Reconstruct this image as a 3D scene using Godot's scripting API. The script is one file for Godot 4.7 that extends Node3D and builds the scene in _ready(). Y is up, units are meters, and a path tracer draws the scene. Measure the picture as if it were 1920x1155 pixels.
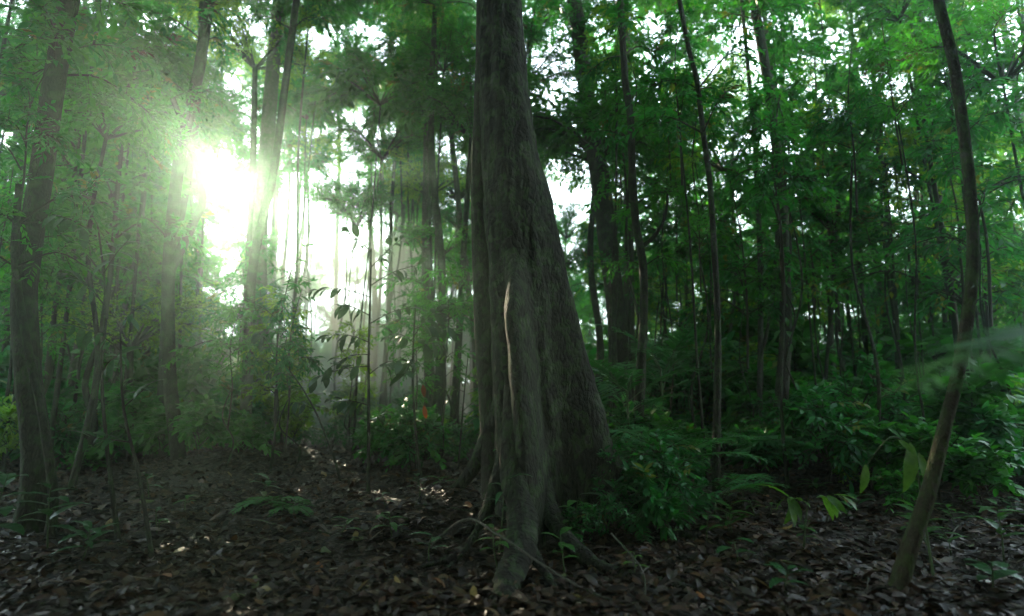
extends Node3D

const SUN_AZIMUTH := -26.6        # degrees from the view's axis, towards the left
const SUN_HEIGHT := 19.0

class Geo:
	var v := PackedVector3Array()
	var n := PackedVector3Array()
	var c := PackedColorArray()
	var t := PackedVector2Array()
	var i := PackedInt32Array()

	func arrays() -> Array:
		var a := []
		a.resize(Mesh.ARRAY_MAX)
		a[Mesh.ARRAY_VERTEX] = v
		a[Mesh.ARRAY_NORMAL] = n
		a[Mesh.ARRAY_COLOR] = c
		if t.size() == v.size():
			a[Mesh.ARRAY_TEX_UV] = t
		a[Mesh.ARRAY_INDEX] = i
		return a

	func into(m: ArrayMesh, mat: Material) -> void:
		if i.size() == 0:
			return
		m.add_surface_from_arrays(Mesh.PRIMITIVE_TRIANGLES, arrays())
		m.surface_set_material(m.get_surface_count() - 1, mat)

	# a lozenge of two folded halves: base, tip, and the widest points
	func small_leaf(b: Vector3, d: Vector3, up: Vector3, length: float, width: float, fold: float, col: Color) -> void:
		var s := d.cross(up)
		if s.length_squared() < 0.0001:
			s = d.cross(Vector3(1, 0.1, 0))
		s = s.normalized()
		var u := s.cross(d)
		var m := b + d * (length * 0.45)
		var k := v.size()
		v.append(b)
		v.append(b + d * length - u * (length * 0.12))
		v.append(m + s * width + u * (fold * width))
		v.append(m - s * width + u * (fold * width))
		for q in 4:
			n.append(u)
			c.append(col)
		i.append_array(PackedInt32Array([k, k + 1, k + 2, k, k + 3, k + 1]))

	# a leaf with a drooping midrib and rounded outline
	func big_leaf(b: Vector3, d: Vector3, up: Vector3, length: float, width: float, fold: float, droop: float, col: Color, segs := 4) -> void:
		var s := d.cross(up)
		if s.length_squared() < 0.0001:
			s = d.cross(Vector3(1, 0.1, 0))
		s = s.normalized()
		var p := b
		var k := v.size()
		var step := length / segs
		for q in segs + 1:
			var f := float(q) / segs
			var dir := (d - Vector3(0, droop * f * f, 0)).normalized()
			var u := s.cross(dir).normalized()
			var w := width * pow(sin(PI * pow(f, 0.8)), 0.75) if q > 0 and q < segs else 0.0
			var e := u * (fold * w)
			v.append(p)
			v.append(p + s * w + e)
			v.append(p - s * w + e)
			n.append(u)
			n.append((u - s * fold * 0.7).normalized())
			n.append((u + s * fold * 0.7).normalized())
			for r in 3:
				c.append(col)
			if q > 0:
				var o := k + (q - 1) * 3
				i.append_array(PackedInt32Array([o, o + 3, o + 1, o + 1, o + 3, o + 4, o, o + 2, o + 3, o + 2, o + 5, o + 3]))
			p += dir * step

	func tube(pts: PackedVector3Array, radii: PackedFloat32Array, sides: int, col: Color, bump := 0.0, noise: FastNoiseLite = null, lobes := 0.0) -> void:
		var k := v.size()
		var count := pts.size()
		var across := Vector3(1, 0, 0)
		var along := 0.0
		for q in count:
			var d := (pts[mini(q + 1, count - 1)] - pts[maxi(q - 1, 0)]).normalized()
			across = (across - d * across.dot(d))
			if across.length_squared() < 0.0001:
				across = d.cross(Vector3(0, 0, 1))
			across = across.normalized()
			var other := d.cross(across)
			if q > 0:
				along += pts[q].distance_to(pts[q - 1])
			for s in sides + 1:
				var a := TAU * s / sides
				var dir := across * cos(a) + other * sin(a)
				var r := radii[q]
				if noise:
					var w := pts[q] + dir * r
					r *= 1.0 + bump * noise.get_noise_3d(w.x * 14.0, w.y * 4.0, w.z * 14.0)
					r *= 1.0 + lobes * sin(a * 3.0 + along * 0.4)
				v.append(pts[q] + dir * r)
				n.append(dir)
				c.append(col)
				t.append(Vector2(float(s) / sides, along))
		for q in count - 1:
			for s in sides:
				var o := k + q * (sides + 1) + s
				var u := o + sides + 1
				i.append_array(PackedInt32Array([o, u, o + 1, u, u + 1, o + 1]))

var rng := RandomNumberGenerator.new()
var soil_noise := FastNoiseLite.new()
var bark_noise := FastNoiseLite.new()
var M := {}
var CROWN := {}
var LEAF := {}
var FROND := []
var taken := {}
var sun_dir := Vector3.ZERO
var beams := [[Vector3(0, 1.35, 0), 0.22], [Vector3(-2.6, 1.2, -10.5), .25], [Vector3(-3.0, 2.2, -13.0), .3], [Vector3(-.06, 2.0, -5.68), 0.25], [Vector3(-.04, 1.4, -5.62), 0.25], [Vector3(-1.2, .3, -7.5), 0.35], [Vector3(3.85, 0.05, -6.2), 0.30]]

func in_beam(p: Vector3, r: float) -> bool:
	for b in beams:
		if off_beam(p, b[0]) < r + b[1]:
			return true
	return false


# ---------------------------------------------------------------- naming and tagging
func numbered(called: String) -> String:
	var k: int = taken.get(called, 0)
	taken[called] = k + 1
	return called if k == 0 else "%s_%03d" % [called, k]

func thing(called: String, label: String, category: String, at := Vector3.ZERO, group := "") -> Node3D:
	var o := Node3D.new()
	o.name = numbered(called)
	add_child(o, true)
	o.position = at
	tag(o, label, category, group)
	return o

const LANDMARKS := [[0.3, -6.4, "beside the great buttressed tree"], [-5.0, -6.2, "by the leaning dark trunk"], [-9.0, -14.0, "by the tall hazy trunk"], [-5.3, -9.5, "by the forked dark trunk"], [-5.2, -12.5, "by the grey trunk under the sun"], [-3.0, -14.0, "in the misty glade"], [-4.2, -22.0, "by the broad misty trunk"], [2.0, -11.0, "by the trunk behind palms"], [1.9, -8.2, "by the wavy slim trunk"], [2.6, -7.4, "by the long thin curving trunk"], [4.6, -16.0, "by the half-hidden hazy trunk"], [4.4, -9.6, "by the vine-hung trunk"], [3.1, -4.6, "by the mossy bowed trunk"], [6.0, -11.5, "by the thin forked young tree"], [9.0, -12.5, "by the thin trunk in the thicket"]]

# the nearest landmark, in words, if there is one close by
func near(p: Vector3, within := 4.5) -> String:
	var best := within
	var words := ""
	for l in LANDMARKS:
		var d := Vector2(p.x - l[0], p.z - l[1]).length()
		if d < best:
			best = d
			words = " " + l[2]
	return words

func tag(o: Node3D, label: String, category: String, group := "", kind := "") -> void:
	o.set_meta("label", label)
	if category:
		o.set_meta("category", category)
	if group:
		o.set_meta("group", group)
	if kind:
		o.set_meta("kind", kind)

func part(called: String, m: Mesh, parent: Node3D, t := Transform3D(), mat: Material = null) -> MeshInstance3D:
	var o := MeshInstance3D.new()
	o.name = called
	o.mesh = m
	o.transform = t
	if mat:
		o.material_override = mat
	parent.add_child(o, true)
	return o


# ---------------------------------------------------------------- shapes
func spline(ctrl: Array, per: int) -> PackedVector3Array:
	var out := PackedVector3Array()
	var n := ctrl.size()
	for q in n - 1:
		var a: Vector3 = ctrl[maxi(q - 1, 0)]
		var b: Vector3 = ctrl[q]
		var c: Vector3 = ctrl[q + 1]
		var d: Vector3 = ctrl[mini(q + 2, n - 1)]
		for s in per:
			out.append(b.cubic_interpolate(c, a, d, float(s) / per))
	out.append(ctrl[n - 1])
	return out

func sizes(count: int, r0: float, r1: float, flare := 0.0, reach := 0.08) -> PackedFloat32Array:
	var out := PackedFloat32Array()
	for q in count:
		var f := float(q) / maxf(count - 1, 1)
		out.append(lerpf(r0, r1, f) + flare * exp(-f / reach))
	return out

func tube_mesh(ctrl: Array, r0: float, r1: float, sides: int, mat: Material, per := 3, flare := 0.0, bump := 0.0, lobes := 0.0) -> ArrayMesh:
	var g := Geo.new()
	var p := spline(ctrl, per)
	g.tube(p, sizes(p.size(), r0, r1, flare), sides, Color.WHITE, bump, bark_noise if bump > 0.0 else null, lobes)
	var m := ArrayMesh.new()
	g.into(m, mat)
	return m

func rand_dir() -> Vector3:
	return Vector3(rng.randfn(), rng.randfn(), rng.randfn()).normalized()

func tint(base: Color, spread: float) -> Color:
	var k := 1.0 + rng.randf_range(-spread, spread)
	var w := rng.randf_range(-spread, spread) * 0.5
	return Color(base.r * k * (1.0 + w), base.g * k, base.b * k * (1.0 - w))

# limbs with twigs with leaves; tall > 0 sets the limbs along a stem of that height instead of at one fork
func crown_mesh(seed_: int, limbs: int, reach: float, lift: float, twigs: int, twig_len: float, per_twig: int, leaf_len: float, leaf_wide: float, base: Color, leaf_mat: Material, tall := 0.0, droop := 0.3, stem_r := 0.03, big := false) -> ArrayMesh:
	rng.seed = seed_
	var leaves := Geo.new()
	var wood := Geo.new()
	if tall > 0.0:
		var st := spline([Vector3.ZERO, Vector3(rng.randf_range(-.05, .05), tall * .35, rng.randf_range(-.05, .05)) * 1.0, Vector3(rng.randf_range(-.12, .12), tall * .7, rng.randf_range(-.12, .12)), Vector3(rng.randf_range(-.2, .2), tall, rng.randf_range(-.2, .2))], 3)
		wood.tube(st, sizes(st.size(), stem_r, stem_r * .3), 5, Color.WHITE)
	for l in limbs:
		var az := TAU * (l * 0.618 + rng.randf() * 0.25)
		var up := rng.randf_range(lift * 0.3, lift)
		var len_ := reach * rng.randf_range(0.55, 1.0)
		var from := Vector3.ZERO
		if tall > 0.0:
			var h := rng.randf_range(0.25, 1.0)
			from = Vector3(0, tall * h, 0)
			len_ *= (1.25 - h * 0.75)
		var d := Vector3(cos(az), up, sin(az)).normalized()
		var e := from + d * len_
		var mid := from + d * (len_ * 0.5) + Vector3(0, len_ * 0.10, 0) + rand_dir() * len_ * 0.08
		e.y -= len_ * droop * 0.5
		var pts := spline([from, mid, e], 4)
		wood.tube(pts, sizes(pts.size(), clampf(len_ * 0.016, 0.006, 0.06), 0.004), 4, Color.WHITE)
		for w in twigs:
			var f := 0.30 + 0.70 * pow(rng.randf(), 0.7)
			var at := pts[clampi(int(f * (pts.size() - 1)), 0, pts.size() - 1)] + rand_dir() * len_ * 0.03
			var td := (rand_dir() * 0.9 + d * 0.8 + Vector3(0, 0.1 - droop * 0.6, 0)).normalized()
			var tl := twig_len * rng.randf_range(0.5, 1.2)
			var te := at + td * tl - Vector3(0, tl * droop * 0.6, 0)
			wood.tube(PackedVector3Array([at, at.lerp(te, 0.5) + Vector3(0, tl * 0.06, 0), te]), PackedFloat32Array([0.005, 0.004, 0.002]), 3, Color.WHITE)
			var side := td.cross(Vector3.UP).normalized()
			var clump := tint(base, 0.25)
			if rng.randf() < .03:
				clump = Color(.18, .20, .045) if rng.randf() < .7 else Color(.09, .065, .04)      # yellowing and dead sprays
			for q in per_twig:
				var k := (q + 0.6) / per_twig
				var p := at.lerp(te, k)
				var s := 1.0 if q % 2 == 0 else -1.0
				var ld := (td * rng.randf_range(0.3, 1.0) + side * s * rng.randf_range(0.4, 1.0) + rand_dir() * 0.35 - Vector3(0, droop * rng.randf_range(0.3, 1.4), 0)).normalized()
				var ln := leaf_len * rng.randf_range(0.6, 1.25) * (1.0 - 0.25 * absf(k - 0.5))
				var nu := (Vector3.UP + rand_dir() * 0.55).normalized()
				if big:
					leaves.big_leaf(p, ld, nu, ln, ln * leaf_wide, rng.randf_range(.05, .4), rng.randf_range(.1, .7), tint(clump, .18), 3)
				else:
					leaves.small_leaf(p, ld, nu, ln, ln * leaf_wide, rng.randf_range(0.05, 0.5), tint(clump, 0.18))
	var m := ArrayMesh.new()
	leaves.into(m, leaf_mat)
	wood.into(m, M.twig)
	return m

# one leaf, a metre long, from the origin along -z, its face to +y
func leaf_shape(wide: float, fold: float, droop: float, veins: int, tip: float, mat: Material, wave := 0.012) -> ArrayMesh:
	var g := Geo.new()
	var segs := 10
	var p := Vector3.ZERO
	for q in segs + 1:
		var f := float(q) / segs
		var dir := Vector3(0, -droop * f * f + 0.12 * (1.0 - f), -1).normalized()
		var u := Vector3(1, 0, 0).cross(dir).normalized()
		var w := wide * 0.5 * pow(sin(PI * pow(clampf(f, 0.0, 1.0), tip)), 0.85) if q > 0 and q < segs else 0.004
		for s in [-1.0, -0.5, 0.0, 0.5, 1.0]:
			var ripple: float = wave * sin(f * veins * TAU - absf(s) * 2.2) * absf(s) * (1.0 if q % 2 == 0 else 0.7)
			g.v.append(p + Vector3(s * w, 0, 0) + u * (fold * w * pow(absf(s), 1.3) + ripple))
			g.n.append((u - Vector3(1, 0, 0) * s * fold * 0.9 - dir * cos(f * veins * TAU - absf(s) * 2.2) * 0.25 * absf(s)).normalized())
			var rib := 1.25 if s == 0.0 else 1.0
			g.c.append(Color(rib, rib, rib))
			g.t.append(Vector2(0.5 + s * w, f))
		if q > 0:
			for s in 4:
				var o := (q - 1) * 5 + s
				g.i.append_array(PackedInt32Array([o, o + 5, o + 1, o + 1, o + 5, o + 6]))
		p += dir / segs
	var m := ArrayMesh.new()
	g.into(m, mat)
	return m

func frond_mesh(seed_: int, length: float, pairs: int, leaflet: float, wide: float, arch: float, mat: Material, base: Color) -> ArrayMesh:
	rng.seed = seed_
	var g := Geo.new()
	var wood := Geo.new()
	var pts := PackedVector3Array()
	var p := Vector3.ZERO
	for q in 13:
		var f := q / 12.0
		pts.append(p)
		p += Vector3(0, 0.75 - arch * f * 1.6, -1).normalized() * (length / 12.0)
	wood.tube(pts, sizes(13, 0.008, 0.002), 4, Color.WHITE)
	for q in pairs:
		var f := 0.22 + 0.78 * (q + 0.5) / pairs
		var x := f * 12.0
		var k := mini(int(x), 11)
		var at := pts[k].lerp(pts[k + 1], x - k)
		var d := (pts[k + 1] - pts[k]).normalized()
		for s in [-1.0, 1.0]:
			var ld := (d * rng.randf_range(0.5, 0.9) + Vector3(s, 0.05 + rng.randf_range(-0.15, 0.2), 0)).normalized()
			var ln := leaflet * sin(PI * (0.22 + 0.7 * f)) * rng.randf_range(0.85, 1.15) + 0.03
			g.big_leaf(at, ld, Vector3.UP, ln, ln * wide, 0.25, rng.randf_range(0.3, 1.0), tint(base, 0.15), 4)
	var m := ArrayMesh.new()
	g.into(m, mat)
	wood.into(m, M.green_stem)
	return m


# ---------------------------------------------------------------- ground
func ground_y(x: float, z: float) -> float:
	var f := smoothstep(4.5, 9.5, -z)
	var h := 0.3 * f
	h += 0.34 * exp(-(pow(x + 4.5, 2) / 1.3 + pow(z + 10.4, 2) / 2.2))     # the small mound with a tree on it
	h += 0.20 * exp(-(pow(x + 0.75, 2) / 0.6 + pow(z + 6.7, 2) / 1.2))     # litter banked up beside the buttress
	h += 0.06 * soil_noise.get_noise_2d(x * 9.0, z * 9.0)
	h += 0.35 * soil_noise.get_noise_2d(x * 1.2, z * 1.2 + 40.0) * smoothstep(8.0, 20.0, Vector2(x, z).length())
	h += 2.6 * smoothstep(17.0, 40.0, Vector2(x, z).length()) * (1.0 - exp(-pow((rad_to_deg(atan2(x, -z)) + 16.0) / 9.0, 2)))
	return h

func on_ground(x: float, z: float) -> Vector3:
	return Vector3(x, ground_y(x, z), z)

# how near a point comes to the straight line from P to the sun; used to keep the openings that the sun shines through
func off_beam(p: Vector3, from: Vector3) -> float:
	var d := p - from
	var along := d.dot(sun_dir)
	return 1e6 if along < 0.0 else (d - sun_dir * along).length()


# ---------------------------------------------------------------- materials
func noise_tex(seed_: int, freq: float, ramp: Array, kind := FastNoiseLite.TYPE_SIMPLEX_SMOOTH, octaves := 5, size := 512) -> NoiseTexture2D:
	var f := FastNoiseLite.new()
	f.seed = seed_
	f.frequency = freq
	f.noise_type = kind
	f.fractal_octaves = octaves
	var t := NoiseTexture2D.new()
	t.width = size
	t.height = size
	t.seamless = true
	t.noise = f
	if ramp:
		var g := Gradient.new()
		g.offsets = PackedFloat32Array(ramp.map(func(r): return r[0]))
		g.colors = PackedColorArray(ramp.map(func(r): return (r[1] as Color).linear_to_srgb()))
		t.color_ramp = g
	return t

func bark(seed_: int, tones: Array, patches: Array, relief: float, fine: float, stretch := 0.36) -> StandardMaterial3D:
	var m := StandardMaterial3D.new()
	m.albedo_texture = noise_tex(seed_, 0.010, tones, FastNoiseLite.TYPE_SIMPLEX_SMOOTH, 6, 1024)
	(m.albedo_texture.noise as FastNoiseLite).fractal_type = FastNoiseLite.FRACTAL_RIDGED
	m.uv1_triplanar = true
	m.uv1_world_triplanar = true
	m.uv1_scale = Vector3(1.5, 1.5 * stretch, 1.5) * fine
	m.heightmap_enabled = true
	var cracks := noise_tex(seed_, 0.010, [], FastNoiseLite.TYPE_SIMPLEX_SMOOTH, 6, 1024)
	(cracks.noise as FastNoiseLite).fractal_type = FastNoiseLite.FRACTAL_RIDGED
	m.heightmap_texture = cracks
	m.heightmap_flip_texture = true
	m.heightmap_scale = relief
	if patches:
		m.detail_enabled = true
		m.detail_blend_mode = BaseMaterial3D.BLEND_MODE_MIX
		m.detail_uv_layer = BaseMaterial3D.DETAIL_UV_2
		m.detail_albedo = noise_tex(seed_ + 40, 0.012, patches, FastNoiseLite.TYPE_SIMPLEX_SMOOTH, 6, 1024)
		m.uv2_triplanar = true
		m.uv2_world_triplanar = true
		m.uv2_scale = Vector3(.42, .28, .42)
	m.roughness = 0.85
	m.metallic_specular = 0.3
	return m

func leaf_material(rough: float, through: Color, spec := 0.5) -> StandardMaterial3D:
	var m := StandardMaterial3D.new()
	m.vertex_color_use_as_albedo = true
	m.roughness = rough
	m.metallic_specular = spec
	m.backlight_enabled = true
	m.backlight = through.linear_to_srgb()
	m.cull_mode = BaseMaterial3D.CULL_DISABLED
	return m

func own_leaf(base: Color, rough: float, through: Color) -> StandardMaterial3D:
	var m := leaf_material(rough, through)
	m.albedo_color = base.linear_to_srgb()
	m.albedo_texture = noise_tex(91, 0.02, [[0.0, Color(.62, .66, .5)], [0.5, Color(.95, .95, .9)], [1.0, Color(1, 1, 1)]], FastNoiseLite.TYPE_SIMPLEX_SMOOTH, 4, 256)
	return m

func make_materials() -> void:
	# from the plates of the bark to its cracks; then where moss and lichen cover it
	var moss := [[0.0, Color(.03, .045, .02, 0)], [0.50, Color(.035, .055, .022, 0)], [0.58, Color(.045, .075, .028, .75)], [0.70, Color(.055, .090, .032, .85)], [0.76, Color(.11, .12, .09, .5)], [0.82, Color(.14, .15, .12, 0)], [1.0, Color(.16, .17, .13, .7)]]
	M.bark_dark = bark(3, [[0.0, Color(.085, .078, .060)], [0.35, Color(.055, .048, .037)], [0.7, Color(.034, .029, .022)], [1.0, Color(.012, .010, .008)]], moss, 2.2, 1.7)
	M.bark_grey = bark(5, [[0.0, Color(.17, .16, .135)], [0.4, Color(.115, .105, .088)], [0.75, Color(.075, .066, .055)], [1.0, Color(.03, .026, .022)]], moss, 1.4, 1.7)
	M.bark_mossy = bark(8, [[0.0, Color(.11, .09, .062)], [0.4, Color(.075, .058, .040)], [0.8, Color(.045, .034, .024)], [1.0, Color(.02, .015, .011)]], [[0.0, Color(.05, .07, .02, 0)], [0.40, Color(.05, .07, .02, 0)], [0.48, Color(.060, .095, .030, .8)], [0.66, Color(.085, .125, .040, .9)], [0.74, Color(.15, .15, .11, .4)], [1.0, Color(.19, .19, .15, .8)]], 1.6, 2.6)
	M.bark_main = bark(11, [[0.0, Color(.060, .050, .038)], [0.3, Color(.036, .032, .025)], [0.65, Color(.022, .020, .016)], [1.0, Color(.008, .007, .006)]], moss, 4.0, 0.8, 0.42)
	M.twig = bark(14, [[0.0, Color(.09, .08, .055)], [1.0, Color(.03, .025, .018)]], [], 0.2, 8.0)
	M.green_stem = StandardMaterial3D.new()
	M.green_stem.albedo_color = Color(.06, .10, .03).linear_to_srgb()
	M.green_stem.roughness = 0.6
	M.leaf = leaf_material(0.42, Color(1.1, 1.25, .40))
	M.leaf_fine = leaf_material(0.5, Color(1.1, 1.3, .40))
	M.leaf_gloss = leaf_material(0.38, Color(.7, .95, .35))
	M.frond = leaf_material(0.48, Color(.6, .75, .3))
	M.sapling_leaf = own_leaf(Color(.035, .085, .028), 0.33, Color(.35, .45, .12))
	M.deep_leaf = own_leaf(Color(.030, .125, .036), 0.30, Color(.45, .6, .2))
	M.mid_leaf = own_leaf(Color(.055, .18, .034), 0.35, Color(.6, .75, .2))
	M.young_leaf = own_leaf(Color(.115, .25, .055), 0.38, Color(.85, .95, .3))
	M.rust_leaf = own_leaf(Color(.22, .09, .03), 0.5, Color(.9, .5, .2))
	M.soil = StandardMaterial3D.new()
	M.soil.albedo_texture = noise_tex(21, 0.02, [[0.0, Color(.012, .009, .006)], [0.5, Color(.034, .024, .016)], [0.8, Color(.06, .042, .026)], [1.0, Color(.09, .065, .04)]])
	M.soil.uv1_triplanar = true
	M.soil.uv1_world_triplanar = true
	M.soil.uv1_scale = Vector3.ONE * 0.9
	M.soil.heightmap_enabled = true
	M.soil.heightmap_texture = noise_tex(22, 0.03, [])
	M.soil.heightmap_scale = 4.0
	M.soil.roughness = 0.9
	M.dead = StandardMaterial3D.new()
	M.dead.vertex_color_use_as_albedo = true
	M.dead.roughness = 0.5
	M.dead.metallic_specular = 0.36
	M.dead.albedo_texture = noise_tex(31, 0.03, [[0.0, Color(.45, .40, .34)], [0.5, Color(.9, .88, .85)], [1.0, Color(1, 1, 1)]], FastNoiseLite.TYPE_SIMPLEX_SMOOTH, 4, 256)
	M.dead.cull_mode = BaseMaterial3D.CULL_DISABLED

func make_foliage() -> void:
	var green := Color(.060, .25, .040)
	var deep := Color(.036, .20, .048)
	var lime := Color(.20, .38, .035)
	CROWN.canopy = []
	for s in 4:
		CROWN.canopy.append(crown_mesh(100 + s, 16, 2.6, 0.9, 26, 0.75, 14, 0.17, 0.21, green, M.leaf, 0.0, 0.25))
	CROWN.mid = []
	for s in 5:
		CROWN.mid.append(crown_mesh(200 + s, 16, 1.7, 0.8, [22, 14, 24, 12, 20][s], 0.55, 13, [.135, .20, .11, .23, .15][s], [.20, .30, .26, .24, .17][s], [green, deep, lime, green, deep][s], M.leaf, 0.0, 0.35))
	CROWN.fine = []
	for s in 4:
		CROWN.fine.append(crown_mesh(300 + s, 16, 1.9, 1.0, 26, 0.5, 16, 0.085, 0.24, [green, lime, green, deep][s], M.leaf_fine, 0.0, 0.2))
	CROWN.column = []
	for s in 6:
		CROWN.column.append(crown_mesh(350 + s, 30, 1.5, 0.8, [11, 8, 12, 6, 10, 9][s], 0.5, 11, [.12, .17, .10, .21, .13, .15][s], [.21, .28, .25, .25, .18, .33][s], [green, deep, lime, green, deep, green][s], M.leaf, 5.5, 0.35, 0.045))
	CROWN.spray = []
	for s in 4:
		CROWN.spray.append(crown_mesh(380 + s, 3, 1.3, 0.5, 12, 0.45, 10, 0.14, 0.2, [green, deep, green, deep][s], M.leaf, 0.0, 0.4))
	CROWN.sapling = []
	for s in 6:
		CROWN.sapling.append(crown_mesh(400 + s, 16, 0.85, 0.7, 7, 0.35, 9, 0.15, 0.17, [green, deep, lime, green, deep, green][s], M.leaf, 3.2, 0.45, 0.022))
	CROWN.shrub = []
	for s in 6:
		CROWN.shrub.append(crown_mesh(500 + s, 16, 0.62, 1.1, 6, 0.28, 9, [.12, .15, .10, .19, .13, .23][s], [.20, .26, .22, .23, .18, .2][s], [deep, green, deep, green, lime, deep][s], M.leaf_gloss, 0.8, 0.3, 0.012, true))
	LEAF.long = leaf_shape(0.30, 0.25, 0.55, 5, 0.85, M.deep_leaf)
	LEAF.oval = leaf_shape(0.42, 0.18, 0.7, 4, 0.95, M.deep_leaf)
	LEAF.hang = leaf_shape(0.34, 0.30, 0.9, 5, 1.0, M.sapling_leaf)
	LEAF.hang_wide = leaf_shape(0.42, 0.15, 0.5, 5, 0.9, M.sapling_leaf)
	LEAF.strap = leaf_shape(0.16, 0.35, 1.1, 0, 0.7, M.deep_leaf, 0.0)
	for s in 4:
		FROND.append(frond_mesh(600 + s, [1.3, 1.1, 0.9, 1.5][s], [20, 17, 15, 24][s], [.30, .26, .24, .34][s], 0.075, [0.55, 0.7, 0.5, 0.65][s], M.frond, Color(.046, .19, .05)))
	FROND.append(frond_mesh(640, 0.42, 13, 0.09, 0.13, 0.6, M.frond, Color(.06, .18, .05)))


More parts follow.
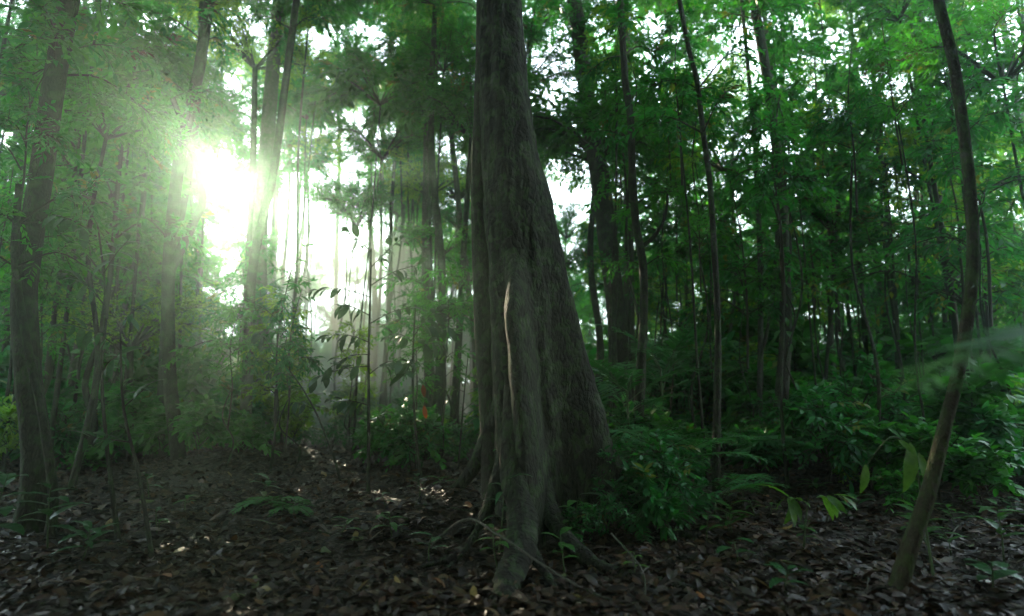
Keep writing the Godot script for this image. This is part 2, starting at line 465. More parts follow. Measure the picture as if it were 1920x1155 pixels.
# label, crown, crown size, bark, radius at the foot and at the top, centre line from the foot up
const TRUNKS := [
	["dark leaning tree trunk beside the thin stems at the shaded edge", "canopy", 1.30, "dark", 0.119, 0.111, [Vector3(-4.83, -0.02, -6.2), Vector3(-4.83, 0.67, -6.2), Vector3(-5.05, 1.64, -6.2), Vector3(-5.19, 2.43, -6.2), Vector3(-5.2, 2.78, -6.2), Vector3(-5.18, 3.68, -6.2), Vector3(-5.17, 4.75, -6.2), Vector3(-5.12, 5.94, -6.2), Vector3(-5.04, 6.35, -6.2), Vector3(-4.76, 8.68, -6.2), Vector3(-4.54, 11, -6.34)]],
	["slim dark stem growing close against the leaning dark trunk", "sapling", 0.70, "dark", 0.042, 0.036, [Vector3(-4.41, -0.04, -5.9), Vector3(-4.41, 0.45, -5.9), Vector3(-4.61, 1.21, -5.9), Vector3(-4.86, 1.95, -5.9), Vector3(-5.07, 2.71, -5.9), Vector3(-5.12, 3.16, -5.9), Vector3(-5.17, 3.6, -5.93)]],
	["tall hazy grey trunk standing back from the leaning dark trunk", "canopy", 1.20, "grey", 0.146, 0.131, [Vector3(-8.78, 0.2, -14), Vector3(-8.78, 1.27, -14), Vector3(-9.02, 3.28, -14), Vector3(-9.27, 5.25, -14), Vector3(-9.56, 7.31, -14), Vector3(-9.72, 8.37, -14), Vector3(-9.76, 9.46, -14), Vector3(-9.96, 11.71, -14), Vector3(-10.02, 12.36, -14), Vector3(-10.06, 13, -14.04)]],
	["curved dark trunk with a forked limb leaning from its middle", "canopy", 1.00, "dark", 0.102, 0.092, [Vector3(-5.2, 0.2, -9.5), Vector3(-5.2, 0.41, -9.5), Vector3(-5.42, 1.46, -9.5), Vector3(-5.58, 2.66, -9.5), Vector3(-5.65, 3.72, -9.5), Vector3(-5.65, 4.92, -9.5), Vector3(-5.59, 5.78, -9.5), Vector3(-5.44, 6.95, -9.5), Vector3(-5.39, 7.76, -9.5), Vector3(-5.32, 8.88, -9.5), Vector3(-5.27, 10, -9.57)]],
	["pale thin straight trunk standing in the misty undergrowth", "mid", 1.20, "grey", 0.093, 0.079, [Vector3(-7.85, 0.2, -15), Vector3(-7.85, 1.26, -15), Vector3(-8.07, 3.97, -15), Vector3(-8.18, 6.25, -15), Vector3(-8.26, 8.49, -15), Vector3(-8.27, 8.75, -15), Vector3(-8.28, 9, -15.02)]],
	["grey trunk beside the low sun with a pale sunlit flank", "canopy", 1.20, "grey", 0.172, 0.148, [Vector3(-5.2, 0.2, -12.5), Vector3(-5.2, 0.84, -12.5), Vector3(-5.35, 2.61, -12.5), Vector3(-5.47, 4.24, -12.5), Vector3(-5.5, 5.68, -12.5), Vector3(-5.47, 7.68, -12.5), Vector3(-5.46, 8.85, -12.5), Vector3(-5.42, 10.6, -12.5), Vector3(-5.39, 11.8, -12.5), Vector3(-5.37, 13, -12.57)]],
	["slim dark trunk rising from the small leafy mound", "canopy", 0.80, "dark", 0.094, 0.062, [Vector3(-4.38, 0.2, -9.9), Vector3(-4.38, 0.33, -9.9), Vector3(-4.4, 1.46, -9.9), Vector3(-4.43, 2.53, -9.9), Vector3(-4.45, 3.45, -9.9), Vector3(-4.35, 4.39, -9.9), Vector3(-4.19, 5.36, -9.9), Vector3(-4.06, 7.4, -9.9), Vector3(-3.96, 8.95, -9.9), Vector3(-3.88, 10.5, -9.99)]],
	["broad pale trunk almost lost in the mist", "canopy", 1.50, "dark", 0.683, 0.483, [Vector3(-4.09, 0.2, -22), Vector3(-4.09, 0.64, -22), Vector3(-4.06, 4.38, -22), Vector3(-4, 7.9, -22), Vector3(-3.96, 11.82, -22), Vector3(-3.8, 16.44, -22), Vector3(-3.74, 18.61, -22)]],
	["slender leaning trunk against the mist beside the buttressed tree", "mid", 1.00, "grey", 0.081, 0.067, [Vector3(-0.74, 0.2, -13), Vector3(-0.74, 0.82, -13), Vector3(-0.82, 2.66, -13), Vector3(-0.95, 3.62, -13), Vector3(-1.14, 5.09, -13), Vector3(-1.36, 7.01, -13), Vector3(-1.53, 8.2, -13)]],
	["thin curved grey trunk bending at its foot in the misty clearing", "mid", 0.90, "grey", 0.118, 0.071, [Vector3(-1.3, 0.2, -12), Vector3(-1.58, 1.17, -12), Vector3(-1.7, 2.35, -12), Vector3(-1.77, 3.45, -12), Vector3(-1.81, 4.81, -12), Vector3(-1.82, 6.1, -12), Vector3(-1.83, 6.8, -12), Vector3(-1.83, 7.5, -12.04)]],
	["sturdy dark trunk rising behind the palm fronds", "canopy", 1.20, "dark", 0.189, 0.158, [Vector3(2.02, 0.2, -11), Vector3(2.02, 0.9, -11), Vector3(2, 2.07, -11), Vector3(1.95, 3.07, -11), Vector3(1.85, 4.1, -11), Vector3(1.74, 5.16, -11), Vector3(1.6, 6.36, -11), Vector3(1.47, 7.61, -11), Vector3(1.33, 9.01, -11), Vector3(1.21, 9.98, -11), Vector3(1.03, 11.49, -11), Vector3(0.88, 13, -11.09)]],
	["wavy slim trunk with a side branch above the palms", "canopy", 0.80, "dark", 0.063, 0.052, [Vector3(1.7, 0.15, -8.2), Vector3(1.7, 0.73, -8.2), Vector3(1.77, 1.74, -8.2), Vector3(1.84, 2.48, -8.2), Vector3(1.86, 3.24, -8.2), Vector3(1.78, 3.87, -8.2), Vector3(1.75, 4.59, -8.2), Vector3(1.75, 5.5, -8.2), Vector3(1.69, 6.1, -8.2), Vector3(1.66, 7.15, -8.2), Vector3(1.63, 7.96, -8.2), Vector3(1.61, 8.48, -8.2), Vector3(1.6, 9, -8.23)]],
	["straight grey trunk close behind the wavy slim trunk", "canopy", 1.00, "grey", 0.137, 0.118, [Vector3(2.75, 0.2, -14), Vector3(2.75, 0.78, -14), Vector3(2.8, 3.28, -14), Vector3(2.86, 5.92, -14), Vector3(2.92, 8.73, -14), Vector3(2.93, 10.8, -14), Vector3(2.93, 11.4, -14), Vector3(2.94, 12, -14.04)]],
	["long thin dark trunk curving over the green undergrowth", "canopy", 0.80, "dark", 0.044, 0.033, [Vector3(2.48, 0.09, -7.4), Vector3(2.48, 0.6, -7.4), Vector3(2.57, 1.83, -7.4), Vector3(2.6, 2.64, -7.4), Vector3(2.6, 3.41, -7.4), Vector3(2.59, 4.2, -7.4), Vector3(2.54, 4.87, -7.4), Vector3(2.49, 5.64, -7.4), Vector3(2.4, 6.11, -7.4), Vector3(2.32, 6.75, -7.4), Vector3(2.24, 7.32, -7.4), Vector3(2.14, 8.16, -7.4), Vector3(2.06, 9, -7.45)]],
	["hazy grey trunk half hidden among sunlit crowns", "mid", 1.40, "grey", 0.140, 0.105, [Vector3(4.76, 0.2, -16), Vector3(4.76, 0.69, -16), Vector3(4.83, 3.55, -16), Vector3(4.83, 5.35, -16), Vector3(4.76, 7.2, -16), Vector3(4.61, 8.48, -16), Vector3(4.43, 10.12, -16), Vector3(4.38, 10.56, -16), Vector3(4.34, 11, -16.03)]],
	["straight slender trunk beside the vine-hung trunk", "canopy", 0.90, "dark", 0.056, 0.042, [Vector3(4.3, 0.2, -10.5), Vector3(4.3, 0.74, -10.5), Vector3(4.44, 2.6, -10.5), Vector3(4.52, 3.97, -10.5), Vector3(4.55, 5.19, -10.5), Vector3(4.56, 6.56, -10.5), Vector3(4.53, 7.76, -10.5), Vector3(4.49, 9.35, -10.5)]],
	["tall trunk wrapped by a leafy climbing vine", "canopy", 1.00, "dark", 0.101, 0.082, [Vector3(4.18, 0.2, -9.6), Vector3(4.18, 0.46, -9.6), Vector3(4.33, 1.46, -9.6), Vector3(4.45, 2.32, -9.6), Vector3(4.51, 3.21, -9.6), Vector3(4.55, 4.21, -9.6), Vector3(4.56, 5.15, -9.6), Vector3(4.52, 6.12, -9.6), Vector3(4.44, 7.21, -9.6), Vector3(4.34, 8.25, -9.6), Vector3(4.28, 9.09, -9.6), Vector3(4.18, 10.54, -9.6), Vector3(4.09, 12, -9.69)]],
	["thin tilted stem leaning across the vine-hung trunk", "sapling", 0.80, "dark", 0.034, 0.028, [Vector3(4.16, 0.2, -10), Vector3(4.16, 1.82, -10), Vector3(4.34, 2.54, -10), Vector3(4.5, 3.28, -10), Vector3(4.62, 4.23, -10), Vector3(4.73, 5.12, -10), Vector3(4.81, 6, -10.05)]],
	["mossy bowed trunk curving out of the leaf litter", "canopy", 0.90, "mossy", 0.048, 0.039, [Vector3(2.65, -0.1, -4.4), Vector3(2.81, 0.32, -4.4), Vector3(2.98, 0.68, -4.4), Vector3(3.16, 1.17, -4.4), Vector3(3.33, 1.64, -4.4), Vector3(3.44, 2.04, -4.4), Vector3(3.51, 2.37, -4.4), Vector3(3.55, 2.7, -4.4), Vector3(3.57, 3.13, -4.4), Vector3(3.57, 3.58, -4.4), Vector3(3.56, 4.04, -4.4), Vector3(3.51, 4.51, -4.4), Vector3(3.48, 4.9, -4.4), Vector3(3.38, 6.2, -4.4), Vector3(3.3, 7.5, -4.48)]],
	["thin forked young tree with a narrow leafy top", "mid", 0.70, "dark", 0.038, 0.035, [Vector3(5.99, 0.2, -11.5), Vector3(5.99, 1.28, -11.5), Vector3(6.24, 2.93, -11.5), Vector3(6.47, 4.44, -11.5), Vector3(6.63, 5.56, -11.5), Vector3(6.72, 6.28, -11.5), Vector3(6.79, 7, -11.54)]],
	["dark thin trunk in the dense green thicket", "mid", 1.00, "dark", 0.059, 0.043, [Vector3(8.94, 0.2, -12.5), Vector3(8.94, 0.84, -12.5), Vector3(9.04, 1.94, -12.5), Vector3(9.21, 2.84, -12.5), Vector3(9.27, 3.53, -12.5), Vector3(9.42, 5.26, -12.5), Vector3(9.54, 7, -12.6)]],
]


# ---------------------------------------------------------------- trees
const LIMBS := [["forked limb", [Vector3(-5.61, 3.5, -9.5), Vector3(-5.43, 3.95, -9.5), Vector3(-5.28, 4.36, -9.5), Vector3(-5.18, 4.73, -9.5), Vector3(-5.33, 5.5, -9.3), Vector3(-5.6, 6.3, -9.1)], .085, .5], ["thin forked", [Vector3(6.46, 4.3, -11.5), Vector3(6.3, 5.11, -11.5), Vector3(6.2, 5.9, -11.5), Vector3(6.18, 6.47, -11.5)], .03, .6], ["wavy slim", [Vector3(1.80, 3.5, -8.2), Vector3(2.02, 3.67, -8.2), Vector3(2.19, 3.95, -8.2), Vector3(2.26, 4.35, -8.2)], .035, .5]]

func tree(label: String, kind: String, crown_scale: float, bark_kind: String, r0: float, r1: float, path: Array, group := "", called := "forest_tree", branches := 0) -> Node3D:
	var base: Vector3 = path[0]
	var foot := on_ground(base.x, base.z)
	var o := thing(called, label, "tree", foot, group)
	var local := path.map(func(p): return (p as Vector3) - foot)
	var mat: Material = M["bark_" + bark_kind]
	part("trunk", tube_mesh(local, r0, r1 * 0.9, 14 if r0 > 0.06 else 8, mat, 5, r0 * 0.55, 0.10, 0.035), o)
	var top: Vector3 = local[local.size() - 1]
	var pick: Array = CROWN[kind]
	var t := Transform3D(Basis(Vector3.UP, rng.randf() * TAU).scaled(Vector3.ONE * crown_scale), top - Vector3(0, 0.1, 0))
	if kind == "sapling" or kind == "column":
		t.origin = top - Vector3(0, 1.0 * crown_scale, 0)
	if kind == "canopy" and branches > 0 and top.y > 10.5:
		t = t.scaled_local(Vector3.ONE * 1.7)
	part("crown", pick[rng.randi() % pick.size()], o, t)
	if branches > 0:
		var line := spline(local, 5)
		for q in branches:
			var p := line[int((0.30 + 0.62 * rng.randf()) * (line.size() - 1))]
			var size := rng.randf_range(.6, 1.1)
			if in_beam(p + foot, size):
				continue
			part("branch", CROWN.spray[rng.randi() % 4], o, Transform3D(Basis(Vector3.UP, rng.randf() * TAU).scaled(Vector3.ONE * size), p))
	return o

func simple_tree(at: Vector3, height: float, r: float, kind: String, crown_scale: float, bark_kind: String, label: String, group: String, called := "forest_tree") -> Node3D:
	if kind == "sapling" or kind == "column":
		for k in 5:
			var q := at + Vector3(0, height + (k * (.55 if kind == "sapling" else 1.0) - .6) * crown_scale, 0)
			if minf(off_beam(q, beams[3][0]), minf(off_beam(q, beams[6][0]), off_beam(q, beams[4][0]))) < (.55 if kind == "sapling" else 1.1) * crown_scale + .12:
				return null
	var lean := Vector3(rng.randf_range(-.06, .06), 0, rng.randf_range(-.06, .06)) * height
	var wob := Vector3(rng.randf_range(-.2, .2), 0, rng.randf_range(-.2, .2))
	var own := label
	if not ("glade" in label or "shading" in label):
		own = own.replace("slender ", {"fine": "fine-leaved slender ", "mid": "slender ", "canopy": "broad-crowned slender "}.get(kind, "slender ")) + near(at)
	return tree(own, kind, crown_scale, bark_kind, r, r * 0.62, [at - Vector3(0, .15, 0), at + lean * .3 + wob + Vector3(0, height * .33, 0), at + lean * .6 - wob * .5 + Vector3(0, height * .66, 0), at + lean + Vector3(0, height, 0)], group, called)

func main_tree() -> void:
	var foot := on_ground(0.25, -6.4)
	var o := thing("buttressed_tree", "huge dark buttressed tree with spreading roots in the leaf litter", "tree", foot)
	# height, centre x, radius, extra to the side of the big buttress, extra at the back
	var rows := [[-.3, .30, .50, .85, .45], [0.0, .30, .47, .66, .40], [.4, .28, .43, .50, .30], [.85, .25, .41, .38, .22], [1.4, .20, .395, .28, .15], [2.07, .14, .385, .20, .10], [2.7, .09, .375, .10, .05], [3.3, .05, .365, .04, .02], [4.1, -.03, .325, .01, 0.0], [4.83, -.10, .285, 0.0, 0.0], [5.8, -.14, .245, 0.0, 0.0], [9.0, -.22, .215, 0.0, 0.0], [13.0, -.30, .17, 0.0, 0.0]]
	var g := Geo.new()
	var sides := 120
	var rings := 150
	for q in rings + 1:
		var h := -0.3 + 13.3 * pow(float(q) / rings, 1.5)
		var k := 0
		while k < rows.size() - 2 and rows[k + 1][0] < h:
			k += 1
		var f := smoothstep(0.0, 1.0, (h - rows[k][0]) / (rows[k + 1][0] - rows[k][0])) * 0.4 + 0.6 * clampf((h - rows[k][0]) / (rows[k + 1][0] - rows[k][0]), 0, 1)
		var mix := func(col): return lerpf(rows[k][col], rows[k + 1][col], f)
		var centre := Vector3(mix.call(1), h, 0)
		for s in sides + 1:
			var a := TAU * s / sides            # 0 is +x, PI/2 is towards the viewer
			var r: float = mix.call(2)
			var low := exp(-maxf(h, 0.0) / 1.6)
			r += mix.call(3) * exp(-pow(wrapf(a - 0.10, -PI, PI) / 0.34, 2))
			r += mix.call(4) * exp(-pow(wrapf(a - 3.95, -PI, PI) / 0.32, 2))
			r += mix.call(4) * 0.8 * exp(-pow(wrapf(a - 5.2, -PI, PI) / 0.3, 2))
			# the ridge that runs down into the front root and the hollow beside it
			r += (0.40 * smoothstep(2.8, 2.0, h) + 0.10 * low) * exp(-pow(wrapf(a - 1.74, -PI, PI) / (0.24 + 0.03 * bark_noise.get_noise_2d(h * 25.0, 50.0)), 2))
			r -= 0.13 * low * exp(-pow(wrapf(a - .85, -PI, PI) / 0.35, 2))
			r -= 0.09 * smoothstep(3.4, 2.0, h) * exp(-pow(wrapf(a - 2.25, -PI, PI) / 0.22, 2))
			r -= 0.05 * smoothstep(2.8, 1.0, h) * exp(-pow(wrapf(a - 1.35, -PI, PI) / 0.22, 2))
			r += 0.008 * sin(a * 7.0 + h * 0.5)
			var dir := Vector3(cos(a), 0, sin(a))
			var w := centre + dir * r
			r += 0.05 * bark_noise.get_noise_3d(w.x * 9.0, w.y * 2.2, w.z * 9.0) + 0.022 * bark_noise.get_noise_3d(w.x * 45.0, w.y * 12.0, w.z * 45.0)
			g.v.append(centre + dir * r - Vector3(0.25, 0, 0))
			g.c.append(Color.WHITE)
	for q in rings:
		for s in sides:
			var a := q * (sides + 1) + s
			var b := a + sides + 1
			g.i.append_array(PackedInt32Array([a, a + 1, b, b, a + 1, b + 1]))
	g.n = smooth_normals(g.v, g.i, sides + 1)
	var m := ArrayMesh.new()
	g.into(m, M.bark_main)
	part("trunk", m, o)
	var to_local := func(list): return list.map(func(p): return (p as Vector3) - foot)
	var stem := part("stem", tube_mesh(to_local.call([Vector3(-.18, .0, -6.70), Vector3(-.23, .85, -6.72), Vector3(-.28, 1.5, -6.74), Vector3(-.34, 2.3, -6.74), Vector3(-.38, 3.3, -6.68), Vector3(-.39, 4.1, -6.6), Vector3(-.36, 4.9, -6.5), Vector3(-.35, 6.4, -6.48), Vector3(-.40, 9, -6.48)]), .115, .08, 18, M.bark_dark, 6, .05, .10, .03), o)
	stem.set_meta("label", "slim mossy stem grown against the thick trunk")
	# the root towards the viewer, the one creeping off sideways, the mossy one and the banked ones behind
	for r in [
		[[Vector3(.0, 1.5, -5.95), Vector3(.0, 1.05, -5.78), Vector3(.02, .68, -5.60), Vector3(.08, .38, -5.36), Vector3(.06, .17, -5.02), Vector3(-.02, .05, -4.7), Vector3(-.09, -.02, -4.3), Vector3(-.2, -.16, -3.9)], .08, .16, .04],
		[[Vector3(-.02, .95, -6.25), Vector3(-.2, .42, -5.8), Vector3(-.36, .16, -5.3), Vector3(-.52, .06, -4.85), Vector3(-.66, .01, -4.55), Vector3(-.86, -.08, -4.3)], .11, .035, .04],
		[[Vector3(.26, .8, -6.4), Vector3(.36, .3, -5.75), Vector3(.62, .09, -5.05), Vector3(.95, .03, -4.75), Vector3(1.25, .0, -4.6), Vector3(1.6, -.12, -4.4)], .13, .08, .05],
		[[Vector3(-.1, 1.35, -6.6), Vector3(-.38, .72, -6.8), Vector3(-.62, .40, -6.95), Vector3(-.95, .22, -7.1), Vector3(-1.4, .05, -7.3)], .12, .10, .04],
		[[Vector3(.07, .22, -5.25), Vector3(.2, .1, -4.95), Vector3(.3, .02, -4.6), Vector3(.36, -.08, -4.3)], .08, .05, .03],
		[[Vector3(-.45, .1, -5.05), Vector3(-.66, .06, -5.0), Vector3(-.95, -.05, -5.05)], .05, .03, .015],
		[[Vector3(.8, .5, -6.3), Vector3(1.3, .16, -6.1), Vector3(1.9, .05, -5.9), Vector3(2.5, -.08, -5.9)], .12, .07, .04]]:
		var p := spline(to_local.call(r[0]), 10)
		var gg := Geo.new()
		var rr := PackedFloat32Array()
		for q in p.size():
			var f := float(q) / (p.size() - 1)
			rr.append(lerpf(r[1], r[3], f) + (r[2] - r[1]) * sin(PI * f) * 0.8)
		gg.tube(p, rr, 22, Color.WHITE, 0.34, bark_noise, 0.09)
		var rm := ArrayMesh.new()
		gg.into(rm, M.bark_mossy if r[0][1].x > 0.4 and r[0][1].x < 1.0 else M.bark_main)
		part("root", rm, o)
	part("crown", CROWN.canopy[1], o, Transform3D(Basis.from_scale(Vector3.ONE * 2.3), Vector3(-.55, 12.8, 0)))

func smooth_normals(v: PackedVector3Array, idx: PackedInt32Array, row: int) -> PackedVector3Array:
	var n := PackedVector3Array()
	n.resize(v.size())
	for k in range(0, idx.size(), 3):
		var a := idx[k]
		var b := idx[k + 1]
		var c := idx[k + 2]
		var f := (v[c] - v[a]).cross(v[b] - v[a])
		n[a] += f
		n[b] += f
		n[c] += f
	for q in v.size() / row:
		var a := q * row
		var b := a + row - 1
		var s := n[a] + n[b]
		n[a] = s
		n[b] = s
	for k in n.size():
		n[k] = n[k].normalized()
	return n


# ---------------------------------------------------------------- small plants whose leaves are told apart
func set_leaf(o: Node3D, kind: String, at: Vector3, dir: Vector3, up: Vector3, size: float, mat: Material = null) -> void:
	var d := dir.normalized()
	if absf(d.dot(up.normalized())) > 0.97:
		up = Vector3(0.3, 0.2, 1)
	part("leaf", LEAF[kind], o, Transform3D(Basis.looking_at(d, up).scaled_local(Vector3.ONE * size), at), mat)

# a stem with branchlets that end in drooping leaves
func leafy_sapling(label: String, stem: Array, r: float, branches: Array, leaf_size: float, kinds: Array, mat: Material = null, group := "", called := "sapling", stem_mat: Material = null) -> Node3D:
	var foot := on_ground(stem[0].x, stem[0].z)
	var o := thing(called, label, "sapling", foot, group)
	part("stem", tube_mesh(stem.map(func(p): return (p as Vector3) - foot), r, r * .35, 7, stem_mat if stem_mat else M.bark_dark, 4, r * .3, .08), o)
	for b in branches:
		var a: Vector3 = b[0] - foot
		var e: Vector3 = b[1] - foot
		part("branch", tube_mesh([a, a.lerp(e, .5) + Vector3(0, a.distance_to(e) * .09, 0) + rand_dir() * .03, e], r * .32, r * .14, 5, M.twig, 4), o)
		var along := (e - a).normalized()
		var count: int = b[2] + 4
		for q in count:
			var f := 1.0 - 0.85 * float(q) / maxf(count, 1)
			var s := 1.0 if q % 2 == 0 else -1.0
			var side := along.cross(Vector3.UP).normalized() * s
			var d := along * rng.randf_range(.1, .8) + side * rng.randf_range(.2, .9) + Vector3(0, rng.randf_range(-1.3, .25), 0)
			set_leaf(o, kinds[rng.randi() % kinds.size()], a.lerp(e, f) + Vector3(0, a.distance_to(e) * .09 * 4.0 * f * (1.0 - f), 0), d, Vector3.UP + rand_dir() * .5, leaf_size * rng.randf_range(.45, 1.1), mat)
	return o

# low seedling: a short stem with a rosette or pairs of leaves
func seedling(label: String, at: Vector3, height: float, leaves: int, size: float, kind: String, mat: Material, group := "", spread := 1.0, called := "seedling") -> Node3D:
	var foot := on_ground(at.x, at.z)
	var o := thing(called, label, "seedling", foot, group)
	var top := Vector3(rng.randf_range(-.08, .08), height, rng.randf_range(-.08, .08))
	part("stem", tube_mesh([Vector3(0, -.03, 0), top * .5 + rand_dir() * .02, top], .006 + height * .006, .003, 6, M.green_stem, 4), o)
	for q in leaves:
		var f := clampf(0.35 + 0.65 * float(q + 1) / leaves, 0, 1)
		var a := q * 2.4 + rng.randf_range(-.3, .3)
		var d := Vector3(cos(a) * spread, rng.randf_range(-.15, .45), sin(a) * spread)
		set_leaf(o, kind, top * f, d, Vector3.UP, size * rng.randf_range(.7, 1.15), mat)
	return o

func palm(label: String, at: Vector3, fronds: int, size: float, pick: Array, tilt: float, group := "") -> Node3D:
	var foot := on_ground(at.x, at.z)
	var o := thing("understory_palm", label, "palm", foot, group)
	part("stem", tube_mesh([Vector3(0, -.05, 0), Vector3(.01, at.y * .5, 0), Vector3(0, maxf(at.y, .08), .01)], .022 * size, .014 * size, 7, M.green_stem, 3), o)
	for q in fronds:
		var b := Basis(Vector3.UP, q * 2.4 + rng.randf_range(-.3, .3)) * Basis(Vector3.RIGHT, tilt + rng.randf_range(-.35, .3))
		part("frond", FROND[pick[rng.randi() % pick.size()]], o, Transform3D(b.scaled_local(Vector3.ONE * size * rng.randf_range(.75, 1.15)), Vector3(0, maxf(at.y, .08) * (1.0 - .12 * (q % 3)), 0)))
	return o

func shrub(label: String, at: Vector3, size: float, group: String) -> Node3D:
	for k in 4:
		if off_beam(on_ground(at.x, at.z) + Vector3(0, k * .4 * size, 0), beams[6][0]) < .5 * size + .2:
			return null
	var o := thing("shrub", label + ("" if "buttress" in label else near(at)), "shrub", on_ground(at.x, at.z) - Vector3(0, .04, 0), group)
	part("foliage", CROWN.shrub[rng.randi() % CROWN.shrub.size()], o, Transform3D(Basis(Vector3.UP, rng.randf() * TAU).scaled(Vector3(size, size * rng.randf_range(.85, 1.25), size)), Vector3.ZERO))
	return o


# ---------------------------------------------------------------- scene
func _ready() -> void:
	# camera, sky, sun, air, exposure
	var cam := Camera3D.new()
	cam.name = "camera"
	cam.position = Vector3(0, 1.35, 0)
	cam.rotation_degrees = Vector3(9, 0, 0)
	cam.fov = 55.0
	cam.near = 0.05
	cam.far = 400.0
	var lens := CameraAttributesPhysical.new()
	lens.frustum_focal_length = 23.05
	lens.exposure_aperture = 0.7
	lens.frustum_focus_distance = 6.2
	cam.attributes = lens
	add_child(cam)

	var a := deg_to_rad(SUN_AZIMUTH)
	var e := deg_to_rad(SUN_HEIGHT)
	sun_dir = Vector3(sin(a) * cos(e), sin(e), -cos(a) * cos(e))
	var sun := DirectionalLight3D.new()
	sun.name = "sun"
	sun.light_color = Color(1.0, 0.93, 0.80)
	sun.light_energy = 1.6
	sun.light_angular_distance = 0.5
	sun.shadow_enabled = true
	add_child(sun)
	sun.look_at_from_position(sun_dir * 50.0, Vector3.ZERO)

	var env := Environment.new()
	env.background_mode = Environment.BG_SKY
	var sky := Sky.new()
	sky.sky_material = sky_material()
	env.sky = sky
	env.background_energy_multiplier = 1.0
	env.tonemap_mode = Environment.TONE_MAPPER_LINEAR
	env.tonemap_exposure = 2.95
	env.volumetric_fog_enabled = true
	env.volumetric_fog_density = 0.0034
	env.volumetric_fog_albedo = Color(0.82, 1.0, 0.93)
	env.volumetric_fog_anisotropy = 0.84
	env.sdfgi_enabled = true
	env.ssao_enabled = true
	env.ssil_enabled = true
	var we := WorldEnvironment.new()
	we.name = "world"
	we.environment = env
	add_child(we)

	soil_noise.seed = 4
	soil_noise.frequency = 0.1
	bark_noise.seed = 9
	bark_noise.frequency = 0.2
	make_materials()
	make_foliage()
	rng.seed = 17
	build_ground()
	main_tree()
	for t in TRUNKS:
		var grown := tree(t[0], t[1], t[2], t[3], t[4], t[5], t[6], "", "forest_tree", 0 if t[3] == "mossy" else 2 if t[4] < .06 else 5)
		for l in LIMBS:
			if l[0] in t[0]:
				part("limb", tube_mesh(l[1].map(func(p): return (p as Vector3) - grown.position), l[2], l[2] * .5, 9, M.bark_dark, 4, 0.0, .08), grown)
				part("branch", CROWN.spray[2], grown, Transform3D(Basis.from_scale(Vector3.ONE * l[3]), (l[1][l[1].size() - 1] as Vector3) - grown.position))
	far_forest()
	undergrowth()
	open_gap(beams[0][0], .05, .009, 50)
	open_gap(beams[6][0], .22, 0.0, 40)
	open_gap(beams[3][0], .12, 0.0, 30)
	near_plants()
	litter()
	mist()

# the small gaps in the canopy that the sun shines through: no tree whose leaves would fill one stays there
func open_gap(from: Vector3, r: float, widening: float, most: int) -> void:
	for o in get_children():
		for c in o.get_children():
			if not c is MeshInstance3D or not (c.name.begins_with("crown") or c.name.begins_with("branch") or c.name.begins_with("foliage")):
				continue
			var t: Transform3D = (o as Node3D).transform * (c as MeshInstance3D).transform
			var box: AABB = t * (c as MeshInstance3D).mesh.get_aabb()
			if not box.grow(.5).intersects_ray(from, sun_dir):
				continue
			var hits := 0
			for v in ((c as MeshInstance3D).mesh as ArrayMesh).surface_get_arrays(0)[Mesh.ARRAY_VERTEX] as PackedVector3Array:
				var d := t * v - from
				var along := d.dot(sun_dir)
				if along > 0.5 and (d - sun_dir * along).length() < r + widening * along:
					hits += 1
			if hits > most:
				if c.name.begins_with("branch"):
					o.remove_child(c)
					c.free()
				elif o.has_meta("group"):
					remove_child(o)
					o.free()
					break

# hazy morning sky, white towards the horizon, brighter round the sun
func sky_material() -> PanoramaSkyMaterial:
	var w := 512
	var h := 256
	var im := Image.create_empty(w, h, false, Image.FORMAT_RGBF)
	for y in h:
		var el := PI * (0.5 - (y + 0.5) / h)
		for x in w:
			var az := TAU * ((x + 0.5) / w - 0.5)
			var d := Vector3(sin(az) * cos(el), sin(el), -cos(az) * cos(el))
			var ang := rad_to_deg(acos(clampf(d.dot(sun_dir), -1, 1)))
			var c := Color(.92, .98, 1.0).lerp(Color(.60, .77, .94), pow(clampf(sin(el), 0, 1), .7)) * 2.4
			var glow := 40.0 * exp(-pow(ang / 1.3, 2)) + 1.6 * exp(-pow(ang / 9.0, 2))
			c += Color(1.0, .93, .80) * glow
			im.set_pixel(x, y, Color(c.r, c.g, c.b))
	var m := PanoramaSkyMaterial.new()
	m.panorama = ImageTexture.create_from_image(im)
	return m

func build_ground() -> void:
	var g := Geo.new()
	var lines := PackedFloat32Array()
	for q in 141:                                   # fine near the viewer, coarse far away
		var f := (q - 70) / 70.0
		lines.append(signf(f) * (absf(f) * 10.0 + pow(absf(f), 3) * 65.0))
	for z in lines:
		for x in lines:
			g.v.append(Vector3(x, ground_y(x, z - 5.0), z - 5.0))
			g.c.append(Color.WHITE)
	var n := lines.size()
	for r in n - 1:
		for q in n - 1:
			var a := r * n + q
			g.i.append_array(PackedInt32Array([a, a + 1, a + n, a + 1, a + n + 1, a + n]))
	var nn := PackedVector3Array()
	nn.resize(g.v.size())
	for k in g.v.size():
		var p := g.v[k]
		nn[k] = Vector3(ground_y(p.x - .05, p.z) - ground_y(p.x + .05, p.z), .1, ground_y(p.x, p.z - .05) - ground_y(p.x, p.z + .05)).normalized()
	g.n = nn
	var m := ArrayMesh.new()
	g.into(m, M.soil)
	var o := part("ground", m, self)
	tag(o, "dark forest soil under the fallen leaves", "", "", "structure")

